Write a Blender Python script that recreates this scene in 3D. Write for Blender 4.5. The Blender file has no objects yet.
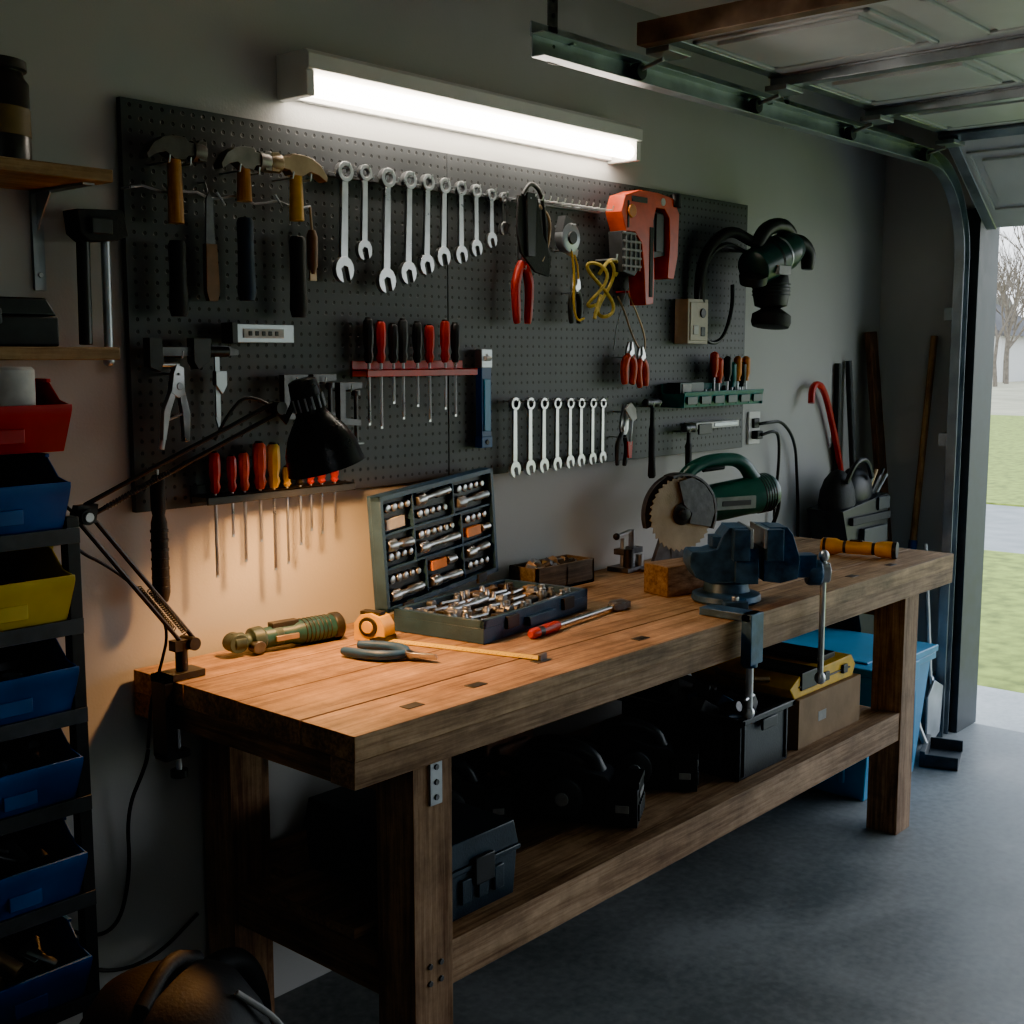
import bpy, math, random
from mathutils import Vector as V, Matrix as Mx
random.seed(7)
S=bpy.context.scene
PI=math.pi
# ------------------------------------------------------------ materials
_m={}
def _base(name):
    m=bpy.data.materials.new(name); m.use_nodes=True
    nt=m.node_tree; return m,nt,nt.nodes['Principled BSDF']
def mat(name,col,rough=.5,metal=0.,var=.25,ns=25.,bump=0.,bs=60.,coat=0.,emit=None,es=0.):
    if name in _m: return _m[name]
    m,nt,b=_base(name)
    b.inputs['Roughness'].default_value=rough; b.inputs['Metallic'].default_value=metal
    if coat: b.inputs['Coat Weight'].default_value=coat
    tc=nt.nodes.new('ShaderNodeTexCoord')
    no=nt.nodes.new('ShaderNodeTexNoise'); no.inputs['Scale'].default_value=ns; no.inputs['Detail'].default_value=5
    nt.links.new(tc.outputs['Object'],no.inputs['Vector'])
    r=nt.nodes.new('ShaderNodeValToRGB'); r.color_ramp.elements[0].position=.3; r.color_ramp.elements[1].position=.7
    r.color_ramp.elements[0].color=tuple(c*(1-var) for c in col)+(1,)
    r.color_ramp.elements[1].color=tuple(min(1,c*(1+var*.5)) for c in col)+(1,)
    nt.links.new(no.outputs['Fac'],r.inputs['Fac']); nt.links.new(r.outputs['Color'],b.inputs['Base Color'])
    mr=nt.nodes.new('ShaderNodeMapRange'); mr.inputs['To Min'].default_value=max(.03,rough-.1); mr.inputs['To Max'].default_value=min(1,rough+.12)
    nt.links.new(no.outputs['Fac'],mr.inputs['Value']); nt.links.new(mr.outputs['Result'],b.inputs['Roughness'])
    if bump:
        n2=nt.nodes.new('ShaderNodeTexNoise'); n2.inputs['Scale'].default_value=bs; n2.inputs['Detail'].default_value=4
        nt.links.new(tc.outputs['Object'],n2.inputs['Vector'])
        bp=nt.nodes.new('ShaderNodeBump'); bp.inputs['Strength'].default_value=bump; bp.inputs['Distance'].default_value=.003
        nt.links.new(n2.outputs['Fac'],bp.inputs['Height']); nt.links.new(bp.outputs['Normal'],b.inputs['Normal'])
    if emit:
        b.inputs['Emission Color'].default_value=emit+(1,); b.inputs['Emission Strength'].default_value=es
    _m[name]=m; return m
def wood(name,dark,light,axis='x',rough=.5,knots=True,gs=1.,wear=.58):
    if name in _m: return _m[name]
    m,nt,b=_base(name); N=nt.nodes; L=nt.links
    tc=N.new('ShaderNodeTexCoord'); ge=N.new('ShaderNodeNewGeometry')
    mu=N.new('ShaderNodeMath'); mu.operation='MULTIPLY'; mu.inputs[1].default_value=37.
    L.new(ge.outputs['Random Per Island'],mu.inputs[0])
    ad=N.new('ShaderNodeVectorMath'); ad.operation='ADD'
    L.new(tc.outputs['Object'],ad.inputs[0]); L.new(mu.outputs[0],ad.inputs[1])
    def stretched(k,scale,det,dist):
        mp=N.new('ShaderNodeMapping'); s=[k,k,k]; s['xyz'.index(axis)]=1.
        mp.inputs['Scale'].default_value=s; L.new(ad.outputs[0],mp.inputs['Vector'])
        n=N.new('ShaderNodeTexNoise'); n.inputs['Scale'].default_value=scale; n.inputs['Detail'].default_value=det
        n.inputs['Distortion'].default_value=dist; n.inputs['Roughness'].default_value=.65
        L.new(mp.outputs[0],n.inputs['Vector']); return n,mp
    a,_=stretched(9,1.6*gs,6,.6); c,_=stretched(22,4.5*gs,4,.2)
    mix=N.new('ShaderNodeMath'); mix.operation='MULTIPLY_ADD'; mix.inputs[1].default_value=.5
    L.new(c.outputs['Fac'],mix.inputs[0]); 
    m2=N.new('ShaderNodeMath'); m2.operation='MULTIPLY'; m2.inputs[1].default_value=.5
    L.new(a.outputs['Fac'],m2.inputs[0]); L.new(m2.outputs[0],mix.inputs[2])
    r=N.new('ShaderNodeValToRGB'); r.color_ramp.elements[0].position=.40; r.color_ramp.elements[1].position=.60
    r.color_ramp.elements[0].color=dark+(1,); r.color_ramp.elements[1].color=light+(1,)
    L.new(mix.outputs[0],r.inputs['Fac'])
    col=r.outputs['Color']
    bl=N.new('ShaderNodeTexNoise'); bl.inputs['Scale'].default_value=5.5; bl.inputs['Detail'].default_value=9; bl.inputs['Roughness'].default_value=.75; L.new(ad.outputs[0],bl.inputs['Vector'])
    mr=N.new('ShaderNodeMapRange'); mr.inputs['From Min'].default_value=.34; mr.inputs['From Max'].default_value=.66; mr.inputs['To Min'].default_value=wear; mr.inputs['To Max'].default_value=1.2
    L.new(bl.outputs['Fac'],mr.inputs['Value'])
    mt=N.new('ShaderNodeMapRange'); mt.inputs['To Min'].default_value=.8; mt.inputs['To Max'].default_value=1.12
    L.new(ge.outputs['Random Per Island'],mt.inputs['Value'])
    mm=N.new('ShaderNodeMath'); mm.operation='MULTIPLY'; L.new(mr.outputs[0],mm.inputs[0]); L.new(mt.outputs[0],mm.inputs[1])
    fac=mm.outputs[0]
    if knots:
        mp=N.new('ShaderNodeMapping'); s=[6.,6.,6.]; s['xyz'.index(axis)]=2.6; mp.inputs['Scale'].default_value=s
        L.new(ad.outputs[0],mp.inputs['Vector'])
        vo=N.new('ShaderNodeTexVoronoi'); vo.inputs['Scale'].default_value=1.; L.new(mp.outputs[0],vo.inputs['Vector'])
        k=N.new('ShaderNodeMapRange'); k.inputs['From Min'].default_value=.04; k.inputs['From Max'].default_value=.12; k.inputs['To Min'].default_value=.3; k.inputs['To Max'].default_value=1.
        L.new(vo.outputs['Distance'],k.inputs['Value'])
        m3=N.new('ShaderNodeMath'); m3.operation='MULTIPLY'; L.new(fac,m3.inputs[0]); L.new(k.outputs[0],m3.inputs[1]); fac=m3.outputs[0]
    vm=N.new('ShaderNodeVectorMath'); vm.operation='SCALE'; L.new(col,vm.inputs[0]); L.new(fac,vm.inputs['Scale'])
    L.new(vm.outputs[0],b.inputs['Base Color'])
    b.inputs['Roughness'].default_value=rough; b.inputs['Specular IOR Level'].default_value=.3
    bp=N.new('ShaderNodeBump'); bp.inputs['Strength'].default_value=.6; bp.inputs['Distance'].default_value=.004
    L.new(mix.outputs[0],bp.inputs['Height']); L.new(bp.outputs['Normal'],b.inputs['Normal'])
    _m[name]=m; return m
def pegmat():
    m,nt,b=_base('pegboard_grey'); N=nt.nodes; L=nt.links
    tc=N.new('ShaderNodeTexCoord'); sp=N.new('ShaderNodeSeparateXYZ'); L.new(tc.outputs['Object'],sp.inputs[0])
    sq=[]
    for ch in ('X','Z'):
        a=N.new('ShaderNodeMath'); a.operation='MULTIPLY'; a.inputs[1].default_value=1/.0254; L.new(sp.outputs[ch],a.inputs[0])
        c=N.new('ShaderNodeMath'); c.operation='FRACT'; L.new(a.outputs[0],c.inputs[0])
        d=N.new('ShaderNodeMath'); d.operation='SUBTRACT'; d.inputs[1].default_value=.5; L.new(c.outputs[0],d.inputs[0])
        e=N.new('ShaderNodeMath'); e.operation='POWER'; e.inputs[1].default_value=2; L.new(d.outputs[0],e.inputs[0]); sq.append(e)
    s=N.new('ShaderNodeMath'); s.operation='ADD'; L.new(sq[0].outputs[0],s.inputs[0]); L.new(sq[1].outputs[0],s.inputs[1])
    q=N.new('ShaderNodeMath'); q.operation='SQRT'; L.new(s.outputs[0],q.inputs[0])
    mr=N.new('ShaderNodeMapRange'); mr.inputs['From Min'].default_value=.14; mr.inputs['From Max'].default_value=.18; L.new(q.outputs[0],mr.inputs['Value'])
    no=N.new('ShaderNodeTexNoise'); no.inputs['Scale'].default_value=4; no.inputs['Detail'].default_value=8; L.new(tc.outputs['Object'],no.inputs['Vector'])
    r=N.new('ShaderNodeValToRGB'); r.color_ramp.elements[0].color=(.043,.048,.054,1); r.color_ramp.elements[1].color=(.070,.076,.084,1)
    r.color_ramp.elements[0].position=.3; r.color_ramp.elements[1].position=.7
    L.new(no.outputs['Fac'],r.inputs['Fac'])
    mx=N.new('ShaderNodeMix'); mx.data_type='RGBA'; mx.inputs['A'].default_value=(.003,.003,.004,1)
    L.new(mr.outputs[0],mx.inputs['Factor']); L.new(r.outputs['Color'],mx.inputs['B']); L.new(mx.outputs['Result'],b.inputs['Base Color'])
    bp=N.new('ShaderNodeBump'); bp.inputs['Distance'].default_value=.004; bp.inputs['Strength'].default_value=.8; L.new(mr.outputs[0],bp.inputs['Height']); L.new(bp.outputs['Normal'],b.inputs['Normal'])
    b.inputs['Roughness'].default_value=.5
    return m
def concrete(name,c0,c1,rmin=.32,rmax=.6):
    m,nt,b=_base(name); N=nt.nodes; L=nt.links
    tc=N.new('ShaderNodeTexCoord')
    a=N.new('ShaderNodeTexNoise'); a.inputs['Scale'].default_value=1.7; a.inputs['Detail'].default_value=10; a.inputs['Roughness'].default_value=.65; a.inputs['Distortion'].default_value=.5
    c=N.new('ShaderNodeTexNoise'); c.inputs['Scale'].default_value=40; c.inputs['Detail'].default_value=5
    for n in (a,c): L.new(tc.outputs['Object'],n.inputs['Vector'])
    ad=N.new('ShaderNodeMath'); ad.operation='MULTIPLY_ADD'; ad.inputs[1].default_value=.3; L.new(c.outputs['Fac'],ad.inputs[0]); 
    s=N.new('ShaderNodeMath'); s.operation='MULTIPLY'; s.inputs[1].default_value=.7; L.new(a.outputs['Fac'],s.inputs[0]); L.new(s.outputs[0],ad.inputs[2])
    r=N.new('ShaderNodeValToRGB'); r.color_ramp.elements[0].position=.40; r.color_ramp.elements[1].position=.60; r.color_ramp.elements[0].color=c0+(1,); r.color_ramp.elements[1].color=c1+(1,)
    L.new(ad.outputs[0],r.inputs['Fac']); L.new(r.outputs['Color'],b.inputs['Base Color'])
    mr=N.new('ShaderNodeMapRange'); mr.inputs['From Min'].default_value=.3; mr.inputs['From Max'].default_value=.7; mr.inputs['To Min'].default_value=rmin; mr.inputs['To Max'].default_value=rmax
    L.new(a.outputs['Fac'],mr.inputs['Value']); L.new(mr.outputs[0],b.inputs['Roughness'])
    bp=N.new('ShaderNodeBump'); bp.inputs['Strength'].default_value=.12; bp.inputs['Distance'].default_value=.004; L.new(c.outputs['Fac'],bp.inputs['Height']); L.new(bp.outputs['Normal'],b.inputs['Normal'])
    _m[name]=m; return m

STEEL=mat('chrome_steel',(.60,.61,.63),.3,1.,.2); IRON=mat('forged_iron',(.15,.15,.16),.45,.8,.3,40,.3); GALV=mat('galvanised_steel',(.42,.45,.48),.38,.9,.25,12)
BLK=mat('black_plastic',(.020,.021,.024),.42,0,.3,30); RUB=mat('black_rubber',(.022,.022,.025),.65,0,.3,40,.3,150); DGR=mat('dark_grey_plastic',(.055,.06,.067),.5,0,.3)
CHAR=mat('charcoal_plastic',(.034,.038,.045),.36,0,.3,30,.15,200)
RED=mat('red_plastic',(.50,.028,.02),.35,0,.3,20); ORED=mat('orange_red_plastic',(.66,.075,.025),.35,0,.25,20); ORG=mat('orange_plastic',(.75,.24,.04),.35,0,.25)
YEL=mat('yellow_plastic',(.78,.46,.035),.38,0,.2); BLU=mat('blue_plastic',(.022,.10,.30),.4,0,.3,10); LBL=mat('light_blue_plastic',(.05,.30,.56),.38,0,.2,6)
YBIN=mat('yellow_bin_plastic',(.58,.42,.04),.42,0,.25,8); RBIN=mat('red_bin_plastic',(.42,.025,.03),.4,0,.25,8); NAVY=mat('navy_plastic',(.022,.062,.125),.4,0,.3,20,.2,200)
TEAL=mat('teal_green_plastic',(.03,.19,.19),.38,0,.3); DTEAL=mat('dark_green_plastic',(.014,.055,.052),.35,0,.3); GTEAL=mat('weathered_teal_metal',(.05,.085,.085),.45,.2,.5,30); GRB=mat('grinder_teal_body',(.014,.075,.09),.4,0,.4,30)
WHT=mat('white_enamel',(.72,.72,.70),.4,0,.08,8); BEI=mat('beige_plastic',(.48,.43,.33),.5,0,.15); VBL=mat('vise_blue_enamel',(.045,.105,.20),.38,.25,.5,25,.3,60)
PAPER=mat('white_paper',(.6,.6,.57),.8); CARD=mat('cardboard',(.30,.20,.12),.85,0,.25,12,.2); ROPE=mat('yellow_rope',(.60,.46,.10),.7,0,.3,80,.4,200); TAN=mat('tan_metal',(.42,.30,.19),.4,.6,.3)
DISC=mat('saw_blade_bronze',(.36,.30,.22),.5,.35,.3,12,.3,200); DOOR=mat('door_white_steel',(.55,.58,.60),.42,0,.12,5); RUST=mat('rusty_steel',(.19,.135,.10),.6,.3,.5,14)
TRK=mat('track_steel',(.36,.40,.44),.38,.85,.3,10); JAMB=mat('dark_jamb_paint',(.06,.07,.08),.5,0,.3)
HW=wood('hammer_handle_wood',(.36,.16,.05),(.62,.34,.12),'z',.4,False)
LEG=wood('bench_leg_wood',(.20,.11,.065),(.48,.31,.195),'z',.62); TOP=wood('bench_top_wood',(.20,.115,.065),(.50,.325,.19),'x',.55,True,1.,.5); RAILW=wood('bench_rail_wood',(.19,.11,.065),(.47,.31,.195),'x',.62)
SIDEW=wood('bench_crossrail_wood',(.15,.085,.045),(.38,.235,.135),'y',.6); SHW=wood('shelf_board_wood',(.22,.13,.07),(.42,.28,.16),'x',.5,False); BWD=wood('dark_stick_wood',(.12,.065,.04),(.28,.16,.10),'z',.6,False); BROOM=wood('broom_wood',(.34,.2,.1),(.58,.38,.21),'z',.5,False)
BLW=wood('block_wood',(.12,.075,.045),(.30,.20,.13),'x',.75)
PEG=pegmat(); FLOOR=concrete('concrete_floor',(.15,.16,.165),(.28,.29,.295)); DRIVE=concrete('driveway_concrete',(.45,.45,.44),(.6,.6,.59),.7,.9)
WALLM=mat('painted_drywall',(.49,.49,.48),.85,0,.10,1.6,.15,180); CEIL=mat('ceiling_paint',(.5,.51,.52),.9,0,.08,2)
TUBE=mat('fluorescent_diffuser',(1,.97,.9),.4,emit=(1.,.88,.73),es=20.,var=0)
BULB=mat('lamp_bulb_glass',(1,.9,.7),.3,emit=(1.,.50,.17),es=14.,var=0)
LAB=mat('tool_label',(.3,.3,.3),.5)
# ------------------------------------------------------------ geometry builder
class G:
    def __init__(s,name): s.n=name; s.v=[]; s.f=[]; s.fm=[]; s.ms=[]; s.M=Mx.Identity(4)
    def mi(s,m):
        if m not in s.ms: s.ms.append(m)
        return s.ms.index(m)
    def add(s,vs,fs,m):
        o=len(s.v); k=s.mi(m)
        s.v+=[tuple(s.M@V(v)) for v in vs]
        for f in fs: s.f.append([i+o for i in f]); s.fm.append(k)
    def box(s,x0,x1,y0,y1,z0,z1,m):
        x0,x1=sorted((x0,x1)); y0,y1=sorted((y0,y1)); z0,z1=sorted((z0,z1))
        s.add([(x0,y0,z0),(x1,y0,z0),(x1,y1,z0),(x0,y1,z0),(x0,y0,z1),(x1,y0,z1),(x1,y1,z1),(x0,y1,z1)],
              [(0,3,2,1),(4,5,6,7),(0,1,5,4),(1,2,6,5),(2,3,7,6),(3,0,4,7)],m)
    def prism(s,pts,ax,a0,a1,m):
        a0,a1=sorted((a0,a1)); n=len(pts)
        ar=sum(pts[i][0]*pts[(i+1)%n][1]-pts[(i+1)%n][0]*pts[i][1] for i in range(n))
        if ar<0: pts=pts[::-1]
        def P(p,a): return {'x':(a,p[0],p[1]),'y':(p[0],a,p[1]),'z':(p[0],p[1],a)}[ax]
        vs=[P(p,a0) for p in pts]+[P(p,a1) for p in pts]
        fs=[tuple(range(n))[::-1],tuple(range(n,2*n))]+[(i,(i+1)%n,(i+1)%n+n,i+n) for i in range(n)]
        if ax=='y': fs=[f[::-1] for f in fs]
        s.add(vs,fs,m)
    def lathe(s,prof,p,d,m,n=20,sx=1.,cap=True):
        d=V(d).normalized(); a=V((0,0,1)) if abs(d.z)<.9 else V((1,0,0)); e1=d.cross(a).normalized(); e2=d.cross(e1); p=V(p)
        vs=[];fs=[]
        for r,h in prof:
            for i in range(n):
                t=2*PI*i/n; vs.append(p+d*h+e1*(r*sx*math.cos(t))+e2*(r*math.sin(t)))
        for j in range(len(prof)-1):
            for i in range(n):
                k=(i+1)%n; fs.append((j*n+i,j*n+k,(j+1)*n+k,(j+1)*n+i))
        if cap:
            fs.append(tuple(range(n))[::-1]); q=(len(prof)-1)*n; fs.append(tuple(range(q,q+n)))
        s.add(vs,fs,m)
    def cyl(s,p0,p1,r,m,n=14,r1=None):
        d=V(p1)-V(p0); s.lathe([(r,0),(r if r1 is None else r1,d.length)],p0,d,m,n)
    def tube(s,pts,r,m,n=8,closed=False,smooth=0):
        P=[V(p) for p in pts]
        for _ in range(smooth):
            Q=[] if closed else [P[0]]
            rng=range(len(P)) if closed else range(len(P)-1)
            for i in rng:
                a=P[i]; b=P[(i+1)%len(P)]; Q+=[a*.75+b*.25,a*.25+b*.75]
            if not closed: Q.append(P[-1])
            P=Q
        N=len(P); R=r if isinstance(r,(list,tuple)) else None
        vs=[];fs=[];e=None
        for i in range(N):
            a=P[i-1] if (i>0 or closed) else P[i]; b=P[(i+1)%N] if (i<N-1 or closed) else P[i]
            t=(b-a).normalized()
            if e is None:
                q=V((0,0,1)) if abs(t.z)<.9 else V((1,0,0)); e=t.cross(q).normalized()
            else:
                e=(e-t*e.dot(t)).normalized()
            g=t.cross(e)
            if R:
                fq=i*(len(R)-1)/max(1,N-1); k0=min(len(R)-2,int(fq)); rr=R[k0]+(R[k0+1]-R[k0])*(fq-k0)
            else: rr=r
            for k in range(n):
                w=2*PI*k/n; vs.append(P[i]+e*rr*math.cos(w)+g*rr*math.sin(w))
        for j in range(N if closed else N-1):
            j2=(j+1)%N
            for i in range(n):
                k=(i+1)%n; fs.append((j*n+i,j*n+k,j2*n+k,j2*n+i))
        if not closed:
            fs.append(tuple(range(n))[::-1]); q=(N-1)*n; fs.append(tuple(range(q,q+n)))
        s.add(vs,fs,m)
    def sph(s,c,r,m,n=14,k=8):
        if not isinstance(r,(tuple,list)): r=(r,r,r)
        vs=[(c[0],c[1],c[2]-r[2])];fs=[]
        for j in range(1,k):
            a=-PI/2+PI*j/k
            for i in range(n):
                t=2*PI*i/n; vs.append((c[0]+r[0]*math.cos(a)*math.cos(t),c[1]+r[1]*math.cos(a)*math.sin(t),c[2]+r[2]*math.sin(a)))
        vs.append((c[0],c[1],c[2]+r[2])); T=len(vs)-1
        for i in range(n): fs.append((0,1+(i+1)%n,1+i)); fs.append((T,1+(k-2)*n+i,1+(k-2)*n+(i+1)%n))
        for j in range(k-2):
            for i in range(n):
                q=(i+1)%n; fs.append((1+j*n+i,1+j*n+q,1+(j+1)*n+q,1+(j+1)*n+i))
        s.add(vs,fs,m)
    def ring(s,c,ro,ri,ax,a0,a1,m,n=20,t0=0,t1=2*PI):
        full=abs(t1-t0-2*PI)<1e-6; N=n if full else n+1
        def P(r,t,a):
            x,y=r*math.cos(t),r*math.sin(t); return {'y':(c[0]+x,a,c[2]+y),'x':(a,c[1]+x,c[2]+y),'z':(c[0]+x,c[1]+y,a)}[ax]
        vs=[];fs=[]
        for i in range(N):
            t=t0+(t1-t0)*i/n; vs+=[P(ro,t,a0),P(ro,t,a1),P(ri,t,a1),P(ri,t,a0)]
        for i in range(N if full else N-1):
            j=(i+1)%N
            for k in range(4):
                l=(k+1)%4; fs.append((i*4+k,i*4+l,j*4+l,j*4+k))
        if not full: fs+=[(0,1,2,3),tuple((N-1)*4+k for k in (3,2,1,0))]
        s.add(vs,fs,m)
    def sweep(s,path,prof,m,y):
        P=[V((p[0],0,p[1])) for p in path]; N=len(P); n=len(prof); vs=[];fs=[]
        for i in range(N):
            t=(P[min(i+1,N-1)]-P[max(i-1,0)]).normalized(); nn=V((-t.z,0,t.x))
            for a,b in prof: vs.append(P[i]+nn*a+V((0,y+b,0)))
        for j in range(N-1):
            for i in range(n):
                k=(i+1)%n; fs.append((j*n+i,j*n+k,(j+1)*n+k,(j+1)*n+i))
        fs.append(tuple(range(n))[::-1]); fs.append(tuple(range((N-1)*n,N*n)))
        s.add(vs,fs,m)
    def done(s,bev=.0015,seg=2,ang=38):
        me=bpy.data.meshes.new(s.n); me.from_pydata(s.v,[],s.f)
        for m in s.ms: me.materials.append(m)
        me.polygons.foreach_set('material_index',s.fm); me.update()
        import bmesh
        bm=bmesh.new(); bm.from_mesh(me); bmesh.ops.recalc_face_normals(bm,faces=bm.faces); bm.to_mesh(me); bm.free()
        me.shade_smooth(); me.set_sharp_from_angle(angle=math.radians(ang))
        o=bpy.data.objects.new(s.n,me); S.collection.objects.link(o)
        if bev:
            b=o.modifiers.new('bevel','BEVEL'); b.width=bev; b.segments=seg; b.limit_method='ANGLE'; b.angle_limit=math.radians(45); b.use_clamp_overlap=True
        return o
def T(x,y,z,rz=0,ry=0,rx=0): return Mx.Translation((x,y,z))@Mx.Rotation(rz,4,'Z')@Mx.Rotation(ry,4,'Y')@Mx.Rotation(rx,4,'X')
def jumble(g,x0,x1,y0,y1,z,h,mats,n,s=.03):
    M0=g.M.copy()
    for _ in range(n):
        x=random.uniform(x0+s*.6,x1-s*.6); y=random.uniform(y0+s*.6,y1-s*.6); zz=z+random.random()*h
        g.M=M0@T(x,y,zz,random.random()*6,random.uniform(-.6,.6),random.uniform(-.6,.6)); m=random.choice(mats)
        a=s*random.uniform(.3,.9); b=s*random.uniform(.2,.5)
        if random.random()<.5: g.box(-a,a,-b,b,-b*.7,b*.7,m)
        else: g.cyl((-a,0,0),(a,0,0),b*.7,m,10)
    g.M=M0

# ------------------------------------------------------------ room shell
YW=2.32; XR=5.0; ZC=2.62; YF=-3.7; DY0=-2.95; DY1=1.93
g=G('floor'); g.box(-1.7,5.16,YF,2.45,-.12,0,FLOOR); g.done(0)
g=G('wall_back'); g.box(-1.7,5.16,YW,YW+.12,0,ZC,WALLM); g.done(0)
g=G('wall_right'); g.box(XR,XR+.16,DY1,YW,0,ZC,WALLM); g.box(XR,XR+.16,DY0,DY1,2.12,ZC,WALLM); g.box(XR,XR+.16,YF,DY0,0,ZC,WALLM); g.done(0)
g=G('wall_left'); g.box(-1.82,-1.7,YF,YW,0,ZC,WALLM); g.done(0)
g=G('wall_front'); g.box(-1.82,5.16,YF-.12,YF,0,ZC,WALLM); g.done(0)
g=G('ceiling'); g.box(-1.82,5.16,YF-.12,2.45,ZC,ZC+.1,CEIL); g.done(0)
g=G('trim_1'); g.box(XR-.03,XR+.18,1.90,1.93,0,2.14,JAMB); g.box(XR-.02,XR,1.93,1.985,0,2.14,JAMB); g.done()
g=G('trim_2'); g.box(XR-.03,XR+.18,DY0,DY0+.03,0,2.14,JAMB); g.box(XR-.02,XR+.18,DY0,1.90,2.09,2.12,JAMB); g.done()
g=G('added_fill_light'); g.box(-.6,.9,-1.35,-1.05,2.56,2.62,WHT); g.box(-.57,.87,-1.32,-1.08,2.55,2.565,mat('fill_light_emitter',(1,1,1),.5,emit=(.90,.95,1.),es=4.5,var=0)); g.done(0)  # unseen glowing panel behind the camera, added to lift the ambient fill
# ------------------------------------------------------------ outside
def ground(name,m,x0,x1,z):
    g=G(name); g.box(x0,x1,-60,60,z-.1,z,m); g.done(0)
GRASS=mat('grass',(.34,.41,.07),.9,0,.5,9,.9,60); FIELD=mat('dry_field',(.50,.45,.30),.9,0,.3,.6); ROADM=mat('asphalt',(.38,.38,.37),.85,0,.2,4)
ground('driveway',DRIVE,5.16,5.85,-.02); ground('lawn',GRASS,5.85,10.1,-.03); ground('road',ROADM,10.1,13.4,-.05); ground('lawn',GRASS,13.4,33,-.03); ground('field',FIELD,33,140,-.04)
BARK=mat('bark',(.20,.165,.13),.9,0,.4,6)
def tree(x,y,h,seed):
    rnd=random.Random(seed); g=G('bare_tree')
    def br(p,d,L,r,k):
        q=p+d*L; g.tube([p,p+d*L*.5+V((rnd.uniform(-1,1),rnd.uniform(-1,1),0))*L*.04,q],[r,r*.8,r*.65],BARK,5)
        if k==0: return
        for _ in range(3 if k>1 else 4):
            e=(d+V((rnd.uniform(-1,1),rnd.uniform(-1,1),rnd.uniform(-.2,.7)))*.65).normalized(); br(q if rnd.random()<.6 else p+d*L*.7,e,L*rnd.uniform(.6,.8),r*.6,k-1)
    br(V((x,y,-.04)),V((0,0,1)),h*.3,h*.015,5); g.done(0)
for i,(x,y,h) in enumerate([(68,24.2,9),(62,22.6,8),(42,14.2,8),(74,26.3,8),(52,14,9),(45,12,8),(70,25,8),(80,28.5,9),(58,18,9)]): tree(x,y,h,i)
g=G('hedgerow'); BUSH=mat('brown_hedge',(.20,.19,.14),.95,0,.5,1.5,.8,4)
for i in range(70): rz=random.uniform(1.6,3.2); g.sph((84+random.uniform(-2,2),i*1.4-10,rz*.95),(1.6,1.3,rz),BUSH,8,6)
g.done(0)
g=G('house'); HWL=mat('house_siding',(.75,.74,.72),.8); HRF=mat('house_roof',(.12,.11,.11),.9)
g.box(72,80,26.0,33,-.04,2.6,HWL); g.prism([(25.5,2.6),(33.5,2.6),(29.6,4.8)],'x',71.6,80.4,HRF); g.box(71.9,72,27,28,1,2,BLK); g.done(0)
# ------------------------------------------------------------ garage door
g=G('overhead_garage_door'); ya,yb=-2.90,1.88
def section(M,w,strut=True):
    g.M=M
    g.box(.004,w-.004,ya,yb,0,.035,DOOR)
    n=8; W=(yb-ya)/n
    for i in range(n):
        a=ya+i*W+.06; b=ya+(i+1)*W-.06; x0,x1=.11,w-.11
        for (p,q,r,t) in ((x0,x1,a,a+.014),(x0,x1,b-.014,b),(x0,x0+.014,a,b),(x1-.014,x1,a,b)): g.box(p,q,r,t,-.008,0,DOOR)
        g.box(x0+.045,x1-.045,a+.045,b-.045,-.011,0,DOOR)
    for i in range(n+1):
        if i%2 and 0<i<n: continue
        c=min(max(ya+i*W,ya+.025),yb-.025); g.box(.0,w,c-.02,c+.02,-.004,0,GALV)
    if strut:
        g.box(-.02,.02,ya,yb,-.03,0,TRK); g.box(-.035,.035,ya,yb,-.006,0,TRK)
    g.M=Mx.Identity(4)
ZD=2.36
for i,x in enumerate((2.66,3.29,3.90)): section(T(x,0,ZD),(.63,.61,.60)[i],i>0)
section(Mx.Translation((4.50,0,ZD))@Mx.Rotation(math.radians(33),4,'Y'),.56)
g.box(2.61,2.65,ya,yb,ZD-.03,ZD+.025,RUST)
for x in (3.29,3.90,4.5,2.70):
    g.box(x-.05,x+.05,1.81,1.88,ZD-.045,ZD-.03,GALV); g.cyl((x,1.86,ZD-.05),(x,1.95,ZD-.07),.006,GALV,8); g.cyl((x,1.925,ZD-.07),(x,1.95,ZD-.07),.022,DGR,14)
g.done(.002)
def trackobj(yc,s=1):
    g=G('garage_door_track'); R=.36; zt=2.288; xv=4.90
    path=[(xv,0.001),(xv,.6),(xv,1.2),(xv,zt-R)]
    for i in range(1,12): a=PI/2*i/12; path.append((xv-R+R*math.cos(a),zt-R+R*math.sin(a)))
    path+=[(xv-R,zt),(4.0,zt),(3.0,zt),(2.30,zt)]
    t=.003
    prof=[(-.028,-.02*s),(-.028,.02*s),(.028,.02*s),(.028,-.02*s),(.028-t,-.02*s),(.028-t,(.02-t)*s),(-.028+t,(.02-t)*s),(-.028+t,-.02*s)]
    g.sweep(path,prof,TRK,yc)
    g.sweep([(4.45,zt+.04),(3,zt+.04),(2.30,zt+.04)],[(-.016,.02*s),(-.016,.024*s),(.02,.024*s),(.02,.02*s)],TRK,yc)
    g.box(xv-.02,XR-.021,yc+.015*s,yc+.02*s,0.0,2.0,DGR)
    for z in (.2,.7,1.2,1.7): g.box(xv-.01,XR-.021,yc+.02*s,yc+.06*s,z,z+.05,GALV)
    for x in (2.38,):
        g.box(x-.018,x+.018,yc+.02*s,yc+.024*s,zt-.03,ZC-.001,IRON)
        for k in range(9): g.cyl((x,yc+.017*s,zt+.01+k*.036),(x,yc+.02*s,zt+.01+k*.036),.006,BLK,8)
    g.box(3.5,3.53,yc+.02*s,yc+.024*s,zt-.03,ZC-.001,GALV)
    for x in (2.44,2.75,3.4,4.05,4.4): g.cyl((x,yc,zt+.03),(x,yc+.034*s,zt+.03),.009,GALV,6)
    g.done(.0006)
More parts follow.
